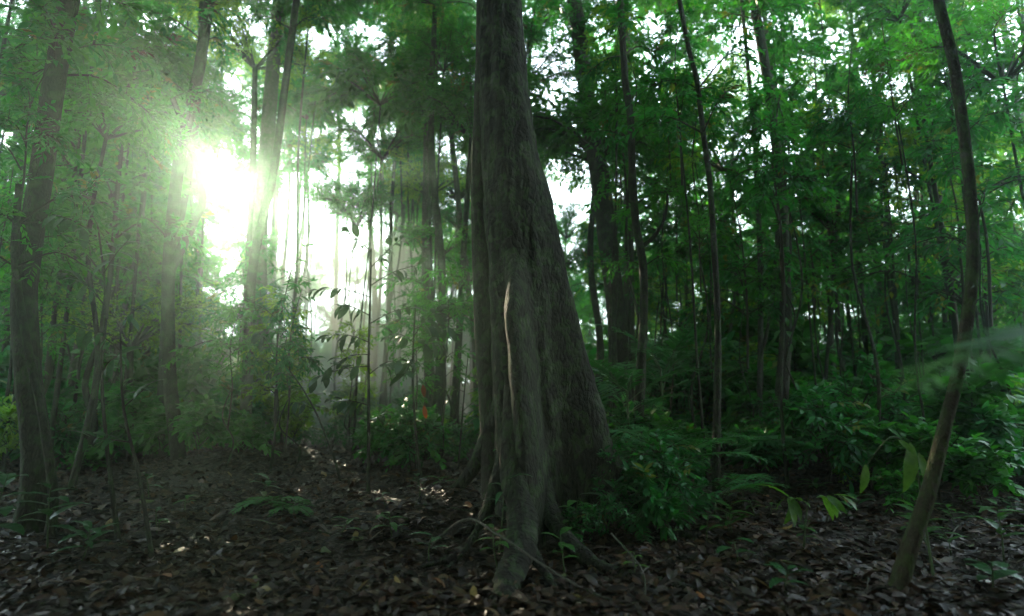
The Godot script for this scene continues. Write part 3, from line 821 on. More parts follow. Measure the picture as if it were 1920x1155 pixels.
func far_forest() -> void:
	rng.seed = 33
	# openings that the sun shines through: the sun itself, the misty clearing, the trunk's flank, two patches of litter
	var count := 0
	var tries := 0
	# crowns spread evenly over the directions in view, each tree at a distance of its own
	for row in 8:
		for col in 15:
			for again in 6:
				var ang := -45.0 + 90.0 * (col + rng.randf()) / 15.0
				var up := 1.0 + 39.0 * (row + rng.randf()) / 8.0
				var d := rng.randf_range(10.5, 21.0 if row > 2 else 30.0)
				var glade := ang > -23.0 and ang < -8.0
				if glade and (up < 15.0 or d < 13.0) or ang > -27.0 and ang < -11.0 and d > 17.0 and up < 19.0 or up < 6.0 and d < 15.0 or absf(ang + 26.6) < 2.5 and d < 20.0:
					continue
				var p := on_ground(d * tan(deg_to_rad(ang)), -d)
				var kind: String = ["mid", "fine", "canopy", "mid", "fine"][rng.randi() % 5]
				var s := rng.randf_range(0.85, 1.35) * (1.0 if kind != "canopy" else 0.75)
				var rad: float = {"mid": 1.5, "fine": 1.7, "canopy": 2.2}[kind] * s
				var h := maxf(2.2, 1.35 + Vector2(p.x, p.z).length() * tan(deg_to_rad(up)) - rad * .35 - p.y)
				var top := p + Vector3(0, h + rad * 0.35, 0)
				var blocked := false
				for b in beams:
					if off_beam(top, b[0]) < rad * (0.7 if b == beams[3] or b == beams[4] else 0.57 if b == beams[0] else 0.36) + b[1]:
						blocked = true
				if blocked:
					continue
				if ang > 4.0 and ang < 32.0 and up > 13.0 and rng.randf() < .48:
					break
				var far := d > 19.0
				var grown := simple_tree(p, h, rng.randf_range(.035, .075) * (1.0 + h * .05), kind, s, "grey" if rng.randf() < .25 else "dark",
					"slender forest tree fading into the pale mist" if far else "slender leafy forest tree among the middle trees", "trees fading into the mist" if far else "slender trees of the middle forest")
				if grown and ang > 2.0 and ang < 26.0 and up > 10.0 and kind != "canopy" and rng.randf() < .75:
					(grown.get_node("crown") as MeshInstance3D).mesh = CROWN.fine[1] if kind == "fine" else CROWN.mid[2]
				break
	rng.seed = 41
	for q in 18:
		var ang := rng.randf_range(29.0, 46.0) if q % 2 else rng.randf_range(-46.0, -31.0)
		var up := rng.randf_range(22.0, 40.0)
		var d := rng.randf_range(8.0, 15.0)
		var p := on_ground(d * tan(deg_to_rad(ang)), -d)
		var s := rng.randf_range(.7, 1.1)
		var h := 1.35 + Vector2(p.x, p.z).length() * tan(deg_to_rad(up)) - .6 * s - p.y
		if in_beam(p + Vector3(0, h + .6 * s, 0), 1.0 * s):
			continue
		simple_tree(p, h, rng.randf_range(.025, .05), ["mid", "fine"][q % 2], s, "dark", "slim tall tree with a dark overhanging crown", "slim tall trees with overhanging crowns")
	rng.seed = 44
	for q in 90:
		var ang := rng.randf_range(-40.0, -4.0)
		var up := rng.randf_range(9.0, 37.0)
		var d := rng.randf_range(11.0, 19.0)
		if absf(ang + 26.6) < 1.6 or ang > -23.0 and ang < -9.0 and up < 18.0 or ang > -27.0 and ang < -11.0 and up < 19.0 and d > 15.0:
			continue
		var p := on_ground(d * tan(deg_to_rad(ang)), -d)
		var s := rng.randf_range(.5, .85)
		var h := maxf(2.0, 1.35 + Vector2(p.x, p.z).length() * tan(deg_to_rad(up)) - .5 * s - p.y)
		if off_beam(p + Vector3(0, h + .6 * s, 0), beams[0][0]) < 1.55 * s + .15 or off_beam(p + Vector3(0, h + .6 * s, 0), beams[6][0]) < 1.2 * s or off_beam(p + Vector3(0, h + .6 * s, 0), beams[3][0]) < 1.2 * s or off_beam(p + Vector3(0, h + .6 * s, 0), beams[5][0]) < .6 * s or off_beam(p + Vector3(0, h + .6 * s, 0), beams[1][0]) < .8 * s + .2 or off_beam(p + Vector3(0, h + .6 * s, 0), beams[2][0]) < .8 * s + .2:
			continue
		simple_tree(p, h, rng.randf_range(.02, .04), ["fine", "mid", "fine"][q % 3], s, "dark", "slim tree with a small crown in sunlit haze", "slim small-crowned trees in the sunlit haze")
	rng.seed = 61
	count = 0
	tries = 0
	while count < 70 and tries < 4000:
		tries += 1
		var d := rng.randf_range(8.5, 30.0)
		var x := rng.randf_range(-1.0, 1.0) * (d * 0.9 + 1.5)
		var ang := rad_to_deg(atan2(x, d))
		if ang > -24.0 and ang < -2.0 and d < 19.0 or d < 11.0 and absf(ang) < 18.0 or absf(ang + 26.6) < 2.5 or ang > -27.0 and ang < -11.0:
			continue
		var p := on_ground(x, -d)
		var blocked := false
		var s := rng.randf_range(.7, 1.5)
		var h := rng.randf_range(1.0, 3.5)
		for k in 6:
			for b in beams:
				if off_beam(p + Vector3(0, h + (k * .9 - .2) * s, 0), b[0]) < .95 * s + b[1] * .5:
					blocked = true
		if blocked:
			continue
		simple_tree(p, h + 0.6, .055 * s, "column", s, "grey" if rng.randf() < .4 else "dark", "understory tree leafy from low down to its top", "leafy understory trees", "understory_tree")
		count += 1
	rng.seed = 64
	for q in 24:
		var d := rng.randf_range(20.5, 27.0)
		var p := on_ground(d * tan(deg_to_rad(rng.randf_range(-25.0, -8.0))), -d)
		simple_tree(p, rng.randf_range(.5, .9), .04, "column", rng.randf_range(.45, .8), "dark", "pale leafy tree behind the bright misty glade", "trees behind the misty glade", "understory_tree")
	for q in 16:
		var d := rng.randf_range(26.0, 34.0)
		var p := on_ground(d * tan(deg_to_rad(rng.randf_range(-21.5, -8.0))), -d)
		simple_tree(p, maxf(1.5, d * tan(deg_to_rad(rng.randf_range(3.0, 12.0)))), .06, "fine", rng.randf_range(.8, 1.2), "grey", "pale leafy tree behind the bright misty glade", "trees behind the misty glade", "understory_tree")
	for q in 6:
		var d := 21.0 + q
		var p := on_ground(d * tan(deg_to_rad([-18.5, -16.5, -20.0, -14.5, -17.0, -12.5][q])), -d)
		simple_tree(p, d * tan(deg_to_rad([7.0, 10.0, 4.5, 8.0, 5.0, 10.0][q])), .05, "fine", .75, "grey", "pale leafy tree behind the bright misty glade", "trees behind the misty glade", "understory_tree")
	# foliage low under the sun, deep in the glade and beside the great trunk
	for k in [[-28.5, 7.0, 15.0], [-27.0, 11.0, 17.0], [-25.5, 8.0, 18.5], [-24.5, 12.0, 20.0], [-29.0, 12.5, 19.0], [-26.0, 5.0, 14.0], [-22.0, 8.0, 24.0], [-19.0, 13.0, 26.0], [-15.5, 12.0, 23.0], [-20.5, 5.0, 22.0], [-13.5, 14.0, 21.0], [3.5, 14.0, 14.0], [5.0, 17.5, 16.0], [4.0, 10.5, 17.0]]:
		var p := on_ground(k[2] * tan(deg_to_rad(k[0])), -k[2])
		simple_tree(p, maxf(1.2, 1.35 + Vector2(p.x, p.z).length() * tan(deg_to_rad(k[1])) - .4 - p.y), .04, "fine", rng.randf_range(.6, .8), "dark", "small fine-leaved tree filling a gap in the canopy", "small fine-leaved trees in the gaps")
	rng.seed = 66
	for q in 70:
		var d := rng.randf_range(17.0, 36.0)
		var ang := deg_to_rad(rng.randf_range(-46.0, 46.0))
		if rad_to_deg(ang) > -27.0 and rad_to_deg(ang) < -9.0:
			continue
		var p := on_ground(d * tan(ang), -d)
		simple_tree(p, 0.7, .05, "column", rng.randf_range(.5, .8), "dark", "small leafy tree of the distant thicket in the mist", "low thicket far behind in the mist", "understory_tree")
	# the rest of the forest round the viewer, whose crowns keep the sky off the forest floor
	rng.seed = 51
	for q in 130:
		var az := rng.randf_range(0, TAU)
		var d := rng.randf_range(3.5, 19.0)
		var p := Vector3(sin(az) * d, 0, cos(az) * d)
		var out := absf(rad_to_deg(atan2(p.x, -p.z))) > 52.0
		if not out or p.z < -5.0 and p.x > 0.0:
			continue
		var h := rng.randf_range(6.5, 12.0)
		var top := p + Vector3(0, h, 0)
		var blocked := false
		for b in beams:
			if off_beam(top, b[0]) < 3.0 + b[1]:
				blocked = true
		if q % 2 == 0 and d > 6.0:
			simple_tree(on_ground(p.x, p.z), 2.0, .06, "column", rng.randf_range(1.0, 1.6), "dark", "leafy understory tree of the thicket closing in the small glade", "surrounding thicket that closes in the glade", "understory_tree")
		elif not blocked:
			simple_tree(on_ground(p.x, p.z), h, .16, "canopy", rng.randf_range(1.3, 1.8), "dark", "forest tree with a wide dense crown shading the litter", "surrounding trees that shade the forest floor")
	rng.seed = 58
	for q in 44:
		var az := deg_to_rad(60.0 + q * 5.5 + rng.randf_range(-2, 2))
		var d := rng.randf_range(8.0, 13.0)
		var p := on_ground(sin(az) * d, -cos(az) * d)
		simple_tree(p, 1.2, .07, "column", rng.randf_range(1.4, 1.8), "dark", "leafy understory tree of the thicket closing in the small glade", "surrounding thicket that closes in the glade", "understory_tree")
	for q in 8:
		var p := on_ground(rng.randf_range(-7.0, 8.0), rng.randf_range(.8, 6.0))
		simple_tree(p, rng.randf_range(7.0, 10.0), .15, "canopy", rng.randf_range(1.4, 1.8), "dark", "forest tree with a wide dense crown shading the litter", "surrounding trees that shade the forest floor")
	for gx in 6:
		for gz in 4:
			var p := on_ground(-15.0 + gx * 6.0 + rng.randf_range(-1.5, 1.5), .5 + gz * 5.0 + rng.randf_range(-1.5, 1.5))
			if Vector2(p.x, p.z).length() < 1.5:
				p.x += 2.5
			simple_tree(p, rng.randf_range(11.5, 14.0), .2, "canopy", 2.1, "dark", "forest tree with a wide dense crown shading the litter", "surrounding trees that shade the forest floor")
	# thin young trees
	rng.seed = 72
	count = 0
	tries = 0
	while count < 120 and tries < 3000:
		tries += 1
		var d := rng.randf_range(8.0, 26.0)
		var x := rng.randf_range(-1.0, 1.0) * (d * 0.9 + 1.0)
		var ang := rad_to_deg(atan2(x, d))
		if ang > -23.0 and ang < 6.0 and d < 17.0 or ang > -27.0 and ang < -11.0 and d > 15.0:
			continue
		if d < 10.0 and absf(ang) < 20.0:
			continue
		var p := on_ground(x, -d)
		var blocked := false
		for k in 4:
			if in_beam(p + Vector3(0, 1.0 + k * 1.2, 0), 0.45) or absf(ang + 26.6) < 1.2:
				blocked = true
		if blocked:
			continue
		var h := rng.randf_range(1.6, 4.5)
		simple_tree(p, h, rng.randf_range(.012, .035), "sapling", rng.randf_range(.7, 1.4), "dark", "thin young tree with small leaves along its stem", "thin young trees of the thicket", "young_tree")
		count += 1

func undergrowth() -> void:
	rng.seed = 81
	var count := 0
	while count < 240:
		var d := rng.randf_range(7.8, 24.0)
		var x := rng.randf_range(-1.0, 1.0) * (d * 0.9 + 1.0)
		var ang := rad_to_deg(atan2(x, d))
		if d < 10.0 and ang > -38.0 and ang < 8.0:
			continue
		if ang > -20.0 and ang < -3.0 and d < 13.0 and rng.randf() < .7:
			continue
		if rng.randf() > 14.0 / d:
			continue
		shrub("low glossy shrub in the undergrowth between the trees", Vector3(x, 0, -d), rng.randf_range(.7, 1.5) * (1.0 if d < 12.0 or ang > -24.0 and ang < -7.0 else 1.8), "low shrubs of the undergrowth")
		count += 1

	rng.seed = 84
	for q in 46:
		var d := rng.randf_range(9.0, 12.5)
		var ang := deg_to_rad(rng.randf_range(-43.0, -4.0))
		shrub("low bushy shrub along the litter's back edge", Vector3(d * tan(ang), 0, -d), rng.randf_range(.45, .95), "shrubs edging the leaf litter")
	for q in 26:
		var d := rng.randf_range(6.8, 9.5)
		var ang := deg_to_rad(rng.randf_range(11.0, 43.0))
		shrub("broad-leaved shrub at the shaded edge of the thicket", Vector3(d * tan(ang), 0, -d), rng.randf_range(.5, 1.0), "broad-leaved shrubs at the edge of the thicket")
	for q in 5:
		var dark := shrub("dark leafy shrub growing against the foot of the big buttress", Vector3([.62, .95, 1.3, 1.55, 1.1, .8, 1.8][q], 0, -[5.62, 5.75, 5.95, 6.3, 6.25, 5.95, 6.0][q]), [.4, .45, .55, .85, .8, .5, .6][q], "shrubs against the foot of the big buttress")
		if dark:
			(dark.get_node("foliage") as MeshInstance3D).mesh = CROWN.shrub[[0, 2, 5][q % 3]]
	rng.seed = 86
	for q in 34:
		var d := rng.randf_range(7.5, 15.0)
		var p := on_ground(d * tan(deg_to_rad(rng.randf_range(9.0, 43.0))), -d)
		simple_tree(p, rng.randf_range(3.0, 6.5), rng.randf_range(.014, .03), "sapling", rng.randf_range(.6, 1.0), "dark", "thin bare-stemmed young tree leafy only on top", "thin bare-stemmed young trees", "young_tree")
	for q in 9:
		var p := on_ground([-3.7, -3.2, -2.7, -2.2, -1.5, -1.1, -4.2, -2.9, -2.0][q], -[9.4, 8.6, 9.8, 9.0, 9.6, 9.2, 8.8, 10.6, 10.4][q])
		simple_tree(p, rng.randf_range(.9, 1.6), .014, "sapling", rng.randf_range(.55, .8), "dark", "lacy young tree with small leaves against the misty glade", "lacy young trees before the misty glade", "young_tree")

func near_plants() -> void:
	rng.seed = 90
	# the big-leaved sapling against the mist
	leafy_sapling("dark sapling with large hanging leaves against the bright mist",
		[Vector3(-1.78, .1, -7.6), Vector3(-1.80, .9, -7.6), Vector3(-1.84, 1.9, -7.6), Vector3(-1.85, 2.75, -7.6), Vector3(-1.86, 3.35, -7.6)], .024,
		[[Vector3(-1.85, 3.3, -7.6), Vector3(-2.15, 3.55, -7.5), 6], [Vector3(-1.85, 3.1, -7.6), Vector3(-1.45, 3.45, -7.5), 6], [Vector3(-1.85, 2.85, -7.6), Vector3(-1.25, 3.15, -7.7), 5],
		[Vector3(-1.85, 2.7, -7.6), Vector3(-2.55, 2.75, -7.4), 6], [Vector3(-1.84, 2.45, -7.6), Vector3(-2.2, 2.55, -7.3), 5], [Vector3(-1.84, 2.35, -7.6), Vector3(-1.35, 2.6, -7.8), 4],
		[Vector3(-1.83, 2.1, -7.6), Vector3(-2.45, 2.2, -7.7), 7], [Vector3(-1.82, 1.95, -7.6), Vector3(-2.3, 1.75, -7.4), 7], [Vector3(-1.82, 1.8, -7.6), Vector3(-2.5, 1.65, -7.6), 6],
		[Vector3(-1.82, 1.7, -7.6), Vector3(-1.4, 1.85, -7.4), 4], [Vector3(-1.80, 1.3, -7.6), Vector3(-2.2, 1.35, -7.5), 5], [Vector3(-1.80, 1.1, -7.6), Vector3(-1.55, 1.2, -7.5), 3]], .23, ["hang", "hang_wide"])
	leafy_sapling("bare thin sapling with a tuft of large dark leaves on top",
		[Vector3(-1.28, .2, -8.6), Vector3(-1.38, 1.0, -8.6), Vector3(-1.44, 1.9, -8.6), Vector3(-1.42, 2.75, -8.6)], .024,
		[[Vector3(-1.43, 2.3, -8.6), Vector3(-1.1, 2.65, -8.5), 6], [Vector3(-1.43, 2.2, -8.6), Vector3(-1.75, 2.3, -8.5), 6], [Vector3(-1.43, 2.1, -8.6), Vector3(-1.0, 2.2, -8.5), 6], [Vector3(-1.43, 2.0, -8.6), Vector3(-1.5, 1.75, -8.4), 6], [Vector3(-1.43, 2.4, -8.6), Vector3(-.82, 2.4, -8.7), 4]], .28, ["hang", "hang_wide"])
	leafy_sapling("thin bent stem leaning towards the bright mist",
		[Vector3(-2.25, .1, -8.2), Vector3(-2.4, .6, -8.2), Vector3(-2.7, 1.25, -8.2), Vector3(-3.05, 1.75, -8.2), Vector3(-3.35, 2.0, -8.2)], .018,
		[[Vector3(-3.0, 1.7, -8.2), Vector3(-3.3, 1.75, -8.1), 5], [Vector3(-2.7, 1.25, -8.2), Vector3(-2.95, 1.35, -8.1), 4], [Vector3(-3.3, 2.0, -8.2), Vector3(-3.5, 2.3, -8.1), 5]], .2, ["hang"])
	leafy_sapling("bushy sapling with many small leaves beside the sunlit trunk",
		[Vector3(-3.5, .1, -8.8), Vector3(-3.45, 1.2, -8.8), Vector3(-3.5, 2.3, -8.8), Vector3(-3.35, 3.4, -8.8)], .022,
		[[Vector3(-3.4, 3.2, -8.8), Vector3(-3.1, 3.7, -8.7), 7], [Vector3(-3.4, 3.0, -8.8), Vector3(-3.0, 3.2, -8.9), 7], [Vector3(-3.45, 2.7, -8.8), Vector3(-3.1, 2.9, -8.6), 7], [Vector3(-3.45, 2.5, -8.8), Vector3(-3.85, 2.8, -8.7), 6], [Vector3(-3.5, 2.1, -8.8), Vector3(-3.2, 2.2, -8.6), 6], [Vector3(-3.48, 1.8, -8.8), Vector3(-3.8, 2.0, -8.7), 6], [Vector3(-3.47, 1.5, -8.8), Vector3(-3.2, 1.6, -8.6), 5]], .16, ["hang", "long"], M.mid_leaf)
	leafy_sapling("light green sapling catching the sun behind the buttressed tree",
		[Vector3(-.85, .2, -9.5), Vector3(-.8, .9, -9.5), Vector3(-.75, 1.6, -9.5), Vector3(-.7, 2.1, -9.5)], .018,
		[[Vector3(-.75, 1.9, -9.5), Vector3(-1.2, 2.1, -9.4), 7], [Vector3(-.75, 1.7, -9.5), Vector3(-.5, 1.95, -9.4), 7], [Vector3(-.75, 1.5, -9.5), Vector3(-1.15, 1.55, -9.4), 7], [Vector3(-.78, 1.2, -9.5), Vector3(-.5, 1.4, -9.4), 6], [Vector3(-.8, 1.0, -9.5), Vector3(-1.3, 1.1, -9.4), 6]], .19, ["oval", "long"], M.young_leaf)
	# shaded stems at the dark edge
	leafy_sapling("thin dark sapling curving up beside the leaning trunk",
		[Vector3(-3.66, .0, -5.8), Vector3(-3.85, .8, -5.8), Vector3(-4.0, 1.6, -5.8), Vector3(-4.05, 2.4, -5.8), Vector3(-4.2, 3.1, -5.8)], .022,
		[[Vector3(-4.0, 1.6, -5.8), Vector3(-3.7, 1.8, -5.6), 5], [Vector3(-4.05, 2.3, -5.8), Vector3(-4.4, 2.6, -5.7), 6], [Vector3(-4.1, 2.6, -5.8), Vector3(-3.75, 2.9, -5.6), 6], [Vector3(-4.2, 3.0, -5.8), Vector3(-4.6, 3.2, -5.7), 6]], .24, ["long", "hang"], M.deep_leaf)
	leafy_sapling("thin dark sapling slanting over the leaf litter with drooping leaves",
		[Vector3(-3.02, .0, -5.25), Vector3(-3.2, .7, -5.25), Vector3(-3.4, 1.3, -5.25), Vector3(-3.5, 2.0, -5.25)], .02,
		[[Vector3(-3.4, 1.3, -5.25), Vector3(-3.1, 1.5, -5.1), 5], [Vector3(-3.48, 1.8, -5.25), Vector3(-3.8, 2.0, -5.1), 6], [Vector3(-3.5, 2.0, -5.25), Vector3(-3.2, 2.2, -5.1), 5], [Vector3(-3.3, 1.0, -5.25), Vector3(-3.6, 1.05, -5.1), 4]], .2, ["long"], M.deep_leaf)
	# palms
	for p in [[Vector3(1.15, .35, -6.9), 9, .95, "dense dark palm pressed against the great trunk", -.05], [Vector3(1.05, .1, -6.15), 5, .55, "small palm with drooping fronds in front of the big buttress", -.2], [Vector3(1.9, .5, -8.2), 9, 1.0, "tall understory palm behind the buttress", .1], [Vector3(2.0, .5, -7.3), 8, .85, "understory palm with long arching fronds beside the wavy slim trunk", .05], [Vector3(4.5, .4, -8.4), 8, .95, "broad understory palm at the foot of the vine-hung trunk", 0.0], [Vector3(2.2, .25, -6.7), 7, .75, "low palm at the edge of the shaded litter", -.15], [Vector3(1.5, 1.25, -7.8), 9, .9, "stemmed palm with its fronds held above the buttress", .1], [Vector3(2.3, 1.55, -9.2), 10, 1.0, "tallest stemmed palm between the slim trunks", .1], [Vector3(1.1, .9, -7.3), 8, .8, "stemmed palm brushing the side of the great trunk", 0.0]]:
		palm(p[3], p[0], p[1], p[2], [0, 1, 3], p[4])
	for q in 12:
		var d := rng.randf_range(9.0, 15.0)
		var spot := Vector3(d * rng.randf_range(.1, .8), rng.randf_range(.3, 1.0), -d)
		if in_beam(spot + Vector3(0, .5, 0), .9):
			continue
		palm("understory palm deep in the green thicket", spot, 8, rng.randf_range(.9, 1.3), [0, 1, 2, 3], .05, "palms deep in the green thicket")
	palm("small feathery fern on the leaf litter", Vector3(-2.75, .02, -7.0), 9, 1.0, [4], -.35)
	palm("low fern with spreading fronds below the mound", Vector3(-2.4, .02, -6.7), 8, .9, [4], -.4)
	var edge := thing("understory_palm", "dark palm frond reaching in from the side close to the mossy bowed trunk", "palm", on_ground(2.35, -1.75))
	part("stem", tube_mesh([Vector3(0, -.05, 0), Vector3(.03, .7, 0), Vector3(0, 1.42, 0)], .03, .02, 8, M.green_stem, 4), edge)
	for q in 5:
		part("frond", FROND[q % 2], edge, Transform3D((Basis(Vector3.UP, PI / 2 + q * 1.26 + (.1 if q == 0 else 0.0)) * Basis(Vector3.RIGHT, -.38)).scaled_local(Vector3.ONE * (1.0 if q == 0 else .8)), Vector3(0, 1.47, 0)))
	# seedlings on the forest floor
	var beds := [
		["seedling with paired green leaves in front of the buttress shade", Vector3(.55, 0, -5.6), .42, 7, .22, "oval", M.mid_leaf],
		["leafy green seedling spreading beside the trunk's shaded side", Vector3(.95, 0, -5.9), .5, 9, .30, "long", M.deep_leaf],
		["small seedling with upright bright leaves on the front root", Vector3(.42, 0, -4.9), .32, 6, .17, "oval", M.mid_leaf],
		["broad seedling with long leaves at the edge of the palms", Vector3(1.75, 0, -6.1), .38, 9, .30, "long", M.deep_leaf],
		["fresh seedling with fingered leaves in the shaded litter", Vector3(2.1, 0, -5.9), .3, 9, .26, "long", M.mid_leaf],
		["tiny pale seedling near the mossy root", Vector3(.92, 0, -4.75), .18, 5, .11, "oval", M.young_leaf],
		["seedling climbing the cleft between two roots", Vector3(-.10, 0, -5.0), .34, 8, .2, "long", M.mid_leaf],
		["dark seedling with narrow leaves against the front root", Vector3(-.12, 0, -5.5), .6, 9, .28, "strap", M.deep_leaf],
		["low fresh plant in the bright patch of litter", Vector3(3.75, 0, -5.6), .35, 10, .26, "long", M.mid_leaf],
		["bushy seedling behind the mossy bowed trunk", Vector3(4.1, 0, -5.2), .45, 11, .24, "long", M.mid_leaf],
		["wide-leaved seedling at the foot of the mossy bowed trunk", Vector3(3.35, 0, -4.4), .22, 7, .24, "oval", M.deep_leaf],
		["dark ribbed seedling at the front of the litter", Vector3(1.95, 0, -4.5), .16, 6, .24, "long", M.deep_leaf],
		["leafy plant beside the leaning dark trunk", Vector3(-4.1, 0, -5.5), .55, 12, .3, "long", M.deep_leaf],
		["low plant with narrow leaves under the leaning dark trunk", Vector3(-3.6, 0, -5.2), .3, 10, .24, "long", M.deep_leaf],
		["drooping broad-leaved plant at the shaded edge", Vector3(-4.4, 0, -5.2), .7, 10, .3, "oval", M.deep_leaf],
		["single broad leaf seedling on the bare litter", Vector3(-1.35, 0, -6.6), .14, 3, .15, "oval", M.deep_leaf]]
	for b in beds:
		seedling(b[0], b[1], b[2], b[3], b[4], b[5], b[6])
	leafy_sapling("young plant with pale green drooping leaves in the litter",
		[Vector3(2.62, .0, -5.6), Vector3(2.66, .25, -5.6), Vector3(2.7, .48, -5.6)], .012,
		[[Vector3(2.7, .45, -5.6), Vector3(2.95, .52, -5.5), 4], [Vector3(2.68, .42, -5.6), Vector3(2.45, .5, -5.5), 4]], .26, ["long"], M.young_leaf, "", "sapling", M.green_stem)
	var pale := leafy_sapling("slender plant with bright pale hanging leaves before the mossy bowed trunk",
		[Vector3(3.2, .0, -4.75), Vector3(3.17, .5, -4.75), Vector3(3.12, .92, -4.72), Vector3(2.95, 1.08, -4.7), Vector3(2.72, .86, -4.68)], .010, [], .3, ["long"], M.young_leaf, "", "sapling", M.green_stem)
	for l in [[Vector3(3.10, 1.04, -4.71), Vector3(-.22, -1, .05), .40], [Vector3(3.16, .96, -4.72), Vector3(.12, -1, .1), .26], [Vector3(2.72, .88, -4.68), Vector3(-.3, -1, .1), .24], [Vector3(3.0, 1.06, -4.7), Vector3(.3, -.5, .4), .16]]:
		set_leaf(pale, "long", l[0] - pale.position, l[1], Vector3(.1, .1, 1), l[2], M.young_leaf)
	# random small seedlings
	for q in 70:
		var x := rng.randf_range(-4.5, 5.5)
		var z := rng.randf_range(-8.5, -5.0)
		if absf(x - .2) < .9 and z < -5.4:
			continue
		if x < .5 and rng.randf() < .75:
			continue
		seedling("small green seedling poking through the leaf litter", Vector3(x, 0, z), rng.randf_range(.1, .3), rng.randi_range(4, 8), rng.randf_range(.12, .22), ["long", "oval"][q % 2], M.mid_leaf if q % 3 else M.deep_leaf, "small seedlings in the leaf litter")
	# vine on the tall trunk
	var vine := thing("climbing_vine", "leafy vine clinging to the tall trunk above the palms", "vine", Vector3(4.4, 2.9, -9.55))
	part("stem", tube_mesh([Vector3(.12, -1.4, .1), Vector3(-.08, -.8, .16), Vector3(.14, -.2, .15), Vector3(-.06, .5, .16), Vector3(.02, 1.2, .14)], .014, .008, 6, M.twig, 5), vine)
	for q in 46:
		var y := rng.randf_range(-.7, .9)
		var aa := rng.randf_range(0, TAU)
		set_leaf(vine, "hang", Vector3(cos(aa) * .16, y, .05 + sin(aa) * .16), Vector3(cos(aa), rng.randf_range(-1.6, -.2), sin(aa)), Vector3(cos(aa), .6, sin(aa)), rng.randf_range(.16, .26), M.mid_leaf)
	for p in [Vector3(-1.27, 1.60, -8.5), Vector3(-1.25, 1.30, -8.5)]:
		var fading := thing("withered_leaf", "orange withered leaf hanging from a thin twig by the glade", "leaf", p, "orange withered leaves by the glade")
		part("blade", LEAF.hang, fading, Transform3D(Basis.looking_at(Vector3(rng.randf_range(-.4, .4), -1, .2), Vector3(0, 0, 1)).scaled_local(Vector3.ONE * .2), Vector3.ZERO), M.rust_leaf)
		part("stalk", tube_mesh([Vector3(0, 0, 0), Vector3(-.05, .08, 0), Vector3(-.16, .12, -.1)], .003, .002, 4, M.twig, 3), fading)
	for q in 22:
		var z := rng.randf_range(-8.0, -4.4)
		var x := rng.randf_range(-.85, .85) * -z
		if absf(x - .2) < .8 and z < -5.2:
			continue
		var lies := on_ground(x, z) + Vector3(0, .04, 0)
		var twig := thing("fallen_twig", "thin dead twig lying on the leaf litter", "twig", lies, "dead twigs on the leaf litter")
		var turn := rng.randf() * TAU
		var ln := rng.randf_range(.25, .8)
		var run := Vector3(cos(turn), rng.randf_range(0, .08), sin(turn)) * ln
		part("stem", tube_mesh([-run * .5, rand_dir() * .03 + Vector3(0, .02, 0), run * .5], rng.randf_range(.006, .014), .003, 6, M.bark_grey if q % 2 else M.bark_dark, 4, 0.0, .1), twig)
		part("side_twig", tube_mesh([Vector3.ZERO, run.rotated(Vector3.UP, .7) * .2 + Vector3(0, .02, 0), run.rotated(Vector3.UP, .6) * .4], .005, .002, 5, M.twig, 3), twig)
	# liana lying over the roots
	var li := thing("liana", "thin pale liana arching over the front root onto the litter", "vine", on_ground(-.4, -4.9))
	var f := li.position
	part("stem", tube_mesh([Vector3(-.75, .06, -5.4) - f, Vector3(-.4, .38, -5.15) - f, Vector3(-.1, .34, -4.75) - f, Vector3(.22, .2, -4.45) - f, Vector3(.55, .07, -4.25) - f, Vector3(.85, .03, -4.2) - f, Vector3(.93, .16, -4.5) - f, Vector3(.8, .3, -5.0) - f], .011, .007, 7, M.bark_grey, 6, 0.0, .15), li)

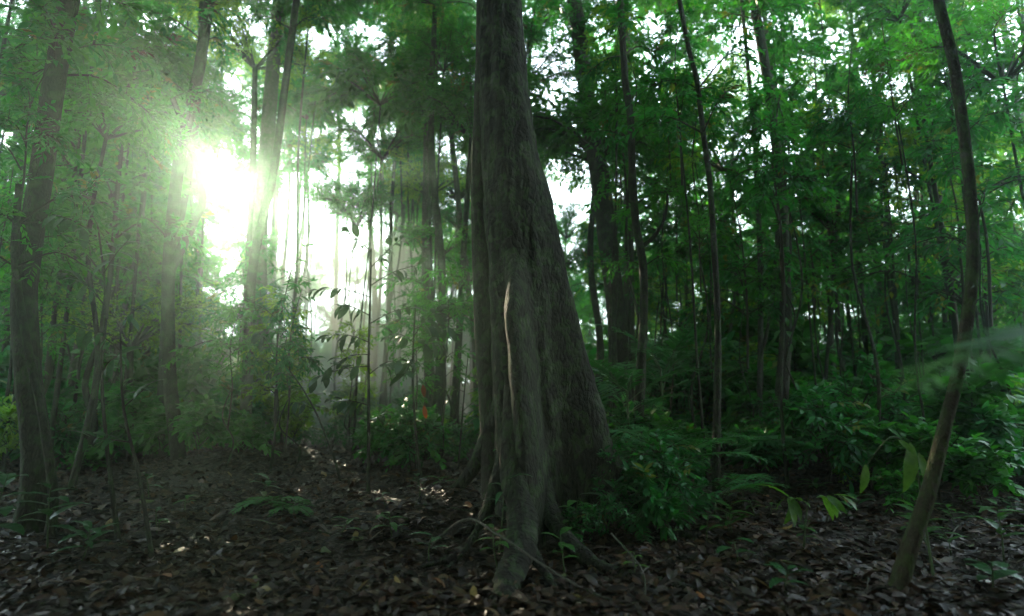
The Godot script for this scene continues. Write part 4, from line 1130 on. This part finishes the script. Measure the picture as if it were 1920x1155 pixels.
func litter() -> void:
	rng.seed = 123
	var shapes := []
	for s in 5:
		var g := Geo.new()
		var wide: float = [.42, .36, .5, .3, .45][s]
		var curl: float = [.3, -.35, .5, .2, -.6][s]
		var cup: float = [.2, .45, -.25, .1, .6][s]
		var segs := 6
		var p := Vector3.ZERO
		for q in segs + 1:
			var ff := float(q) / segs
			var dir := Vector3(rng.randf_range(-.1, .1), curl * (ff - .5) + rng.randf_range(-.15, .15), -1).normalized()
			var w := wide * .5 * pow(sin(PI * clampf(ff * .97 + .015, 0, 1)), .8)
			for side in [-1.0, 0.0, 1.0]:
				g.v.append(p + Vector3(side * w * (1.0 + rng.randf_range(-.08, .08)), absf(side) * w * cup + rng.randf_range(-.015, .015), 0.5))
				g.n.append(Vector3(-side * cup * .6, 1, dir.y * .8).normalized())
				g.c.append(Color(1.15, 1.12, 1.05) if side == 0.0 else Color.WHITE)
				g.t.append(Vector2(.5 + side * w, ff))
			if q > 0:
				for side in 2:
					var o := (q - 1) * 3 + side
					g.i.append_array(PackedInt32Array([o, o + 3, o + 1, o + 1, o + 3, o + 4]))
			p += dir / segs
		var m := ArrayMesh.new()
		g.into(m, M.dead)
		shapes.append(m)
	var tones := [Color(.042, .020, .010), Color(.062, .030, .015), Color(.028, .015, .010), Color(.066, .041, .025), Color(.041, .025, .017), Color(.017, .011, .008), Color(.095, .053, .021)]
	# the mass of litter
	var mass := Node3D.new()
	mass.name = "leaf_litter"
	add_child(mass, true)
	tag(mass, "brown carpet of damp fallen leaves covering the forest floor", "leaf litter", "", "stuff")
	for s in 5:
		var list := []
		for q in 10500:
			var d := 3.6 + 11.0 * pow(rng.randf(), 1.25)
			var x := rng.randf_range(-1.0, 1.0) * (d * .95 + .6)
			if soil_noise.get_noise_2d(x * 6.0 + 90.0, d * 6.0) < -.22 and rng.randf() < .6:
				continue
			list.append(litter_place(x, -d, rng.randf_range(.05, .16)))
		var mm := MultiMesh.new()
		mm.transform_format = MultiMesh.TRANSFORM_3D
		mm.use_colors = true
		mm.mesh = shapes[s]
		mm.instance_count = list.size()
		for k in list.size():
			mm.set_instance_transform(k, list[k])
			mm.set_instance_color(k, tint(tones[rng.randi() % tones.size()], .35))
		var mi := MultiMeshInstance3D.new()
		mi.name = "leaves"
		mi.multimesh = mm
		mass.add_child(mi, true)
	var bit := MultiMesh.new()
	bit.transform_format = MultiMesh.TRANSFORM_3D
	bit.use_colors = true
	bit.mesh = shapes[1]
	bit.instance_count = 16000
	for k in bit.instance_count:
		var d := 3.6 + 7.0 * pow(rng.randf(), 1.2)
		var tr := litter_place(rng.randf_range(-.95, .95) * d, -d, rng.randf_range(.012, .045))
		bit.set_instance_transform(k, tr)
		bit.set_instance_color(k, tint(tones[rng.randi() % tones.size()], .5))
	var bits := MultiMeshInstance3D.new()
	bits.name = "fragments"
	bits.multimesh = bit
	mass.add_child(bits, true)
	# the largest leaves, lying on top, one by one
	var looks := [["dry brown fallen leaf lying on the litter", Color(.085, .052, .03)], ["pale tan fallen leaf lying on the litter", Color(.105, .072, .044)], ["ochre yellow fallen leaf lying on the litter", Color(.24, .17, .05)], ["fallen leaf still partly green on the litter", Color(.10, .13, .045)], ["rusty orange fallen leaf lying on the litter", Color(.26, .10, .03)], ["dark wet fallen leaf shining on the litter", Color(.05, .038, .03)]]
	var mats := []
	for l in looks:
		var m: StandardMaterial3D = M.dead.duplicate()
		m.albedo_color = (l[1] as Color).linear_to_srgb()
		m.roughness = rng.randf_range(.3, .5)
		mats.append(m)
	for q in 300:
		var d := 4.2 + 4.6 * pow(rng.randf(), 1.3)
		var x := rng.randf_range(-.88, .88) * d
		if absf(x - .3) < .6 and d > 5.6 and d < 7.2:
			continue
		var r := rng.randf()
		var k := 0 if r < .34 else 1 if r < .6 else 5 if r < .8 else 2 if r < .9 else 3 if r < .96 else 4
		var o := MeshInstance3D.new()
		o.name = numbered("fallen_leaf")
		o.mesh = shapes[rng.randi() % 5]
		o.material_override = mats[k]
		var t := litter_place(x, -d, rng.randf_range(.12, .20))
		t.origin.y += .02
		o.transform = t
		add_child(o, true)
		tag(o, looks[k][0], "leaf", "single fallen leaves on the litter: " + ["brown", "tan", "ochre", "greenish", "rusty", "dark"][k])

func litter_place(x: float, z: float, size: float) -> Transform3D:
	var b := Basis(Vector3.UP, rng.randf() * TAU) * Basis(Vector3.RIGHT, rng.randfn() * .28) * Basis(Vector3.BACK, rng.randfn() * .28 + (PI if rng.randf() < .4 else 0.0))
	return Transform3D(b.scaled_local(Vector3.ONE * size), Vector3(x, ground_y(x, z) + rng.randf_range(.0, .045), z))

# banks of mist lying in the glade behind the saplings
func mist() -> void:
	var m := FogMaterial.new()
	m.density = 0.10
	m.albedo = Color(0.97, 1.0, 0.95)
	for k in [[Vector3(8.5, 7.0, 8.0), Vector3(-3.9, 2.2, -15.5)]]:
		var f := FogVolume.new()
		f.name = numbered("mist")
		f.shape = RenderingServer.FOG_VOLUME_SHAPE_ELLIPSOID
		f.size = k[0]
		f.material = m
		f.position = k[1]
		add_child(f)
		tag(f, "bank of pale morning mist lying in the glade", "mist", "mist in the glade", "stuff")
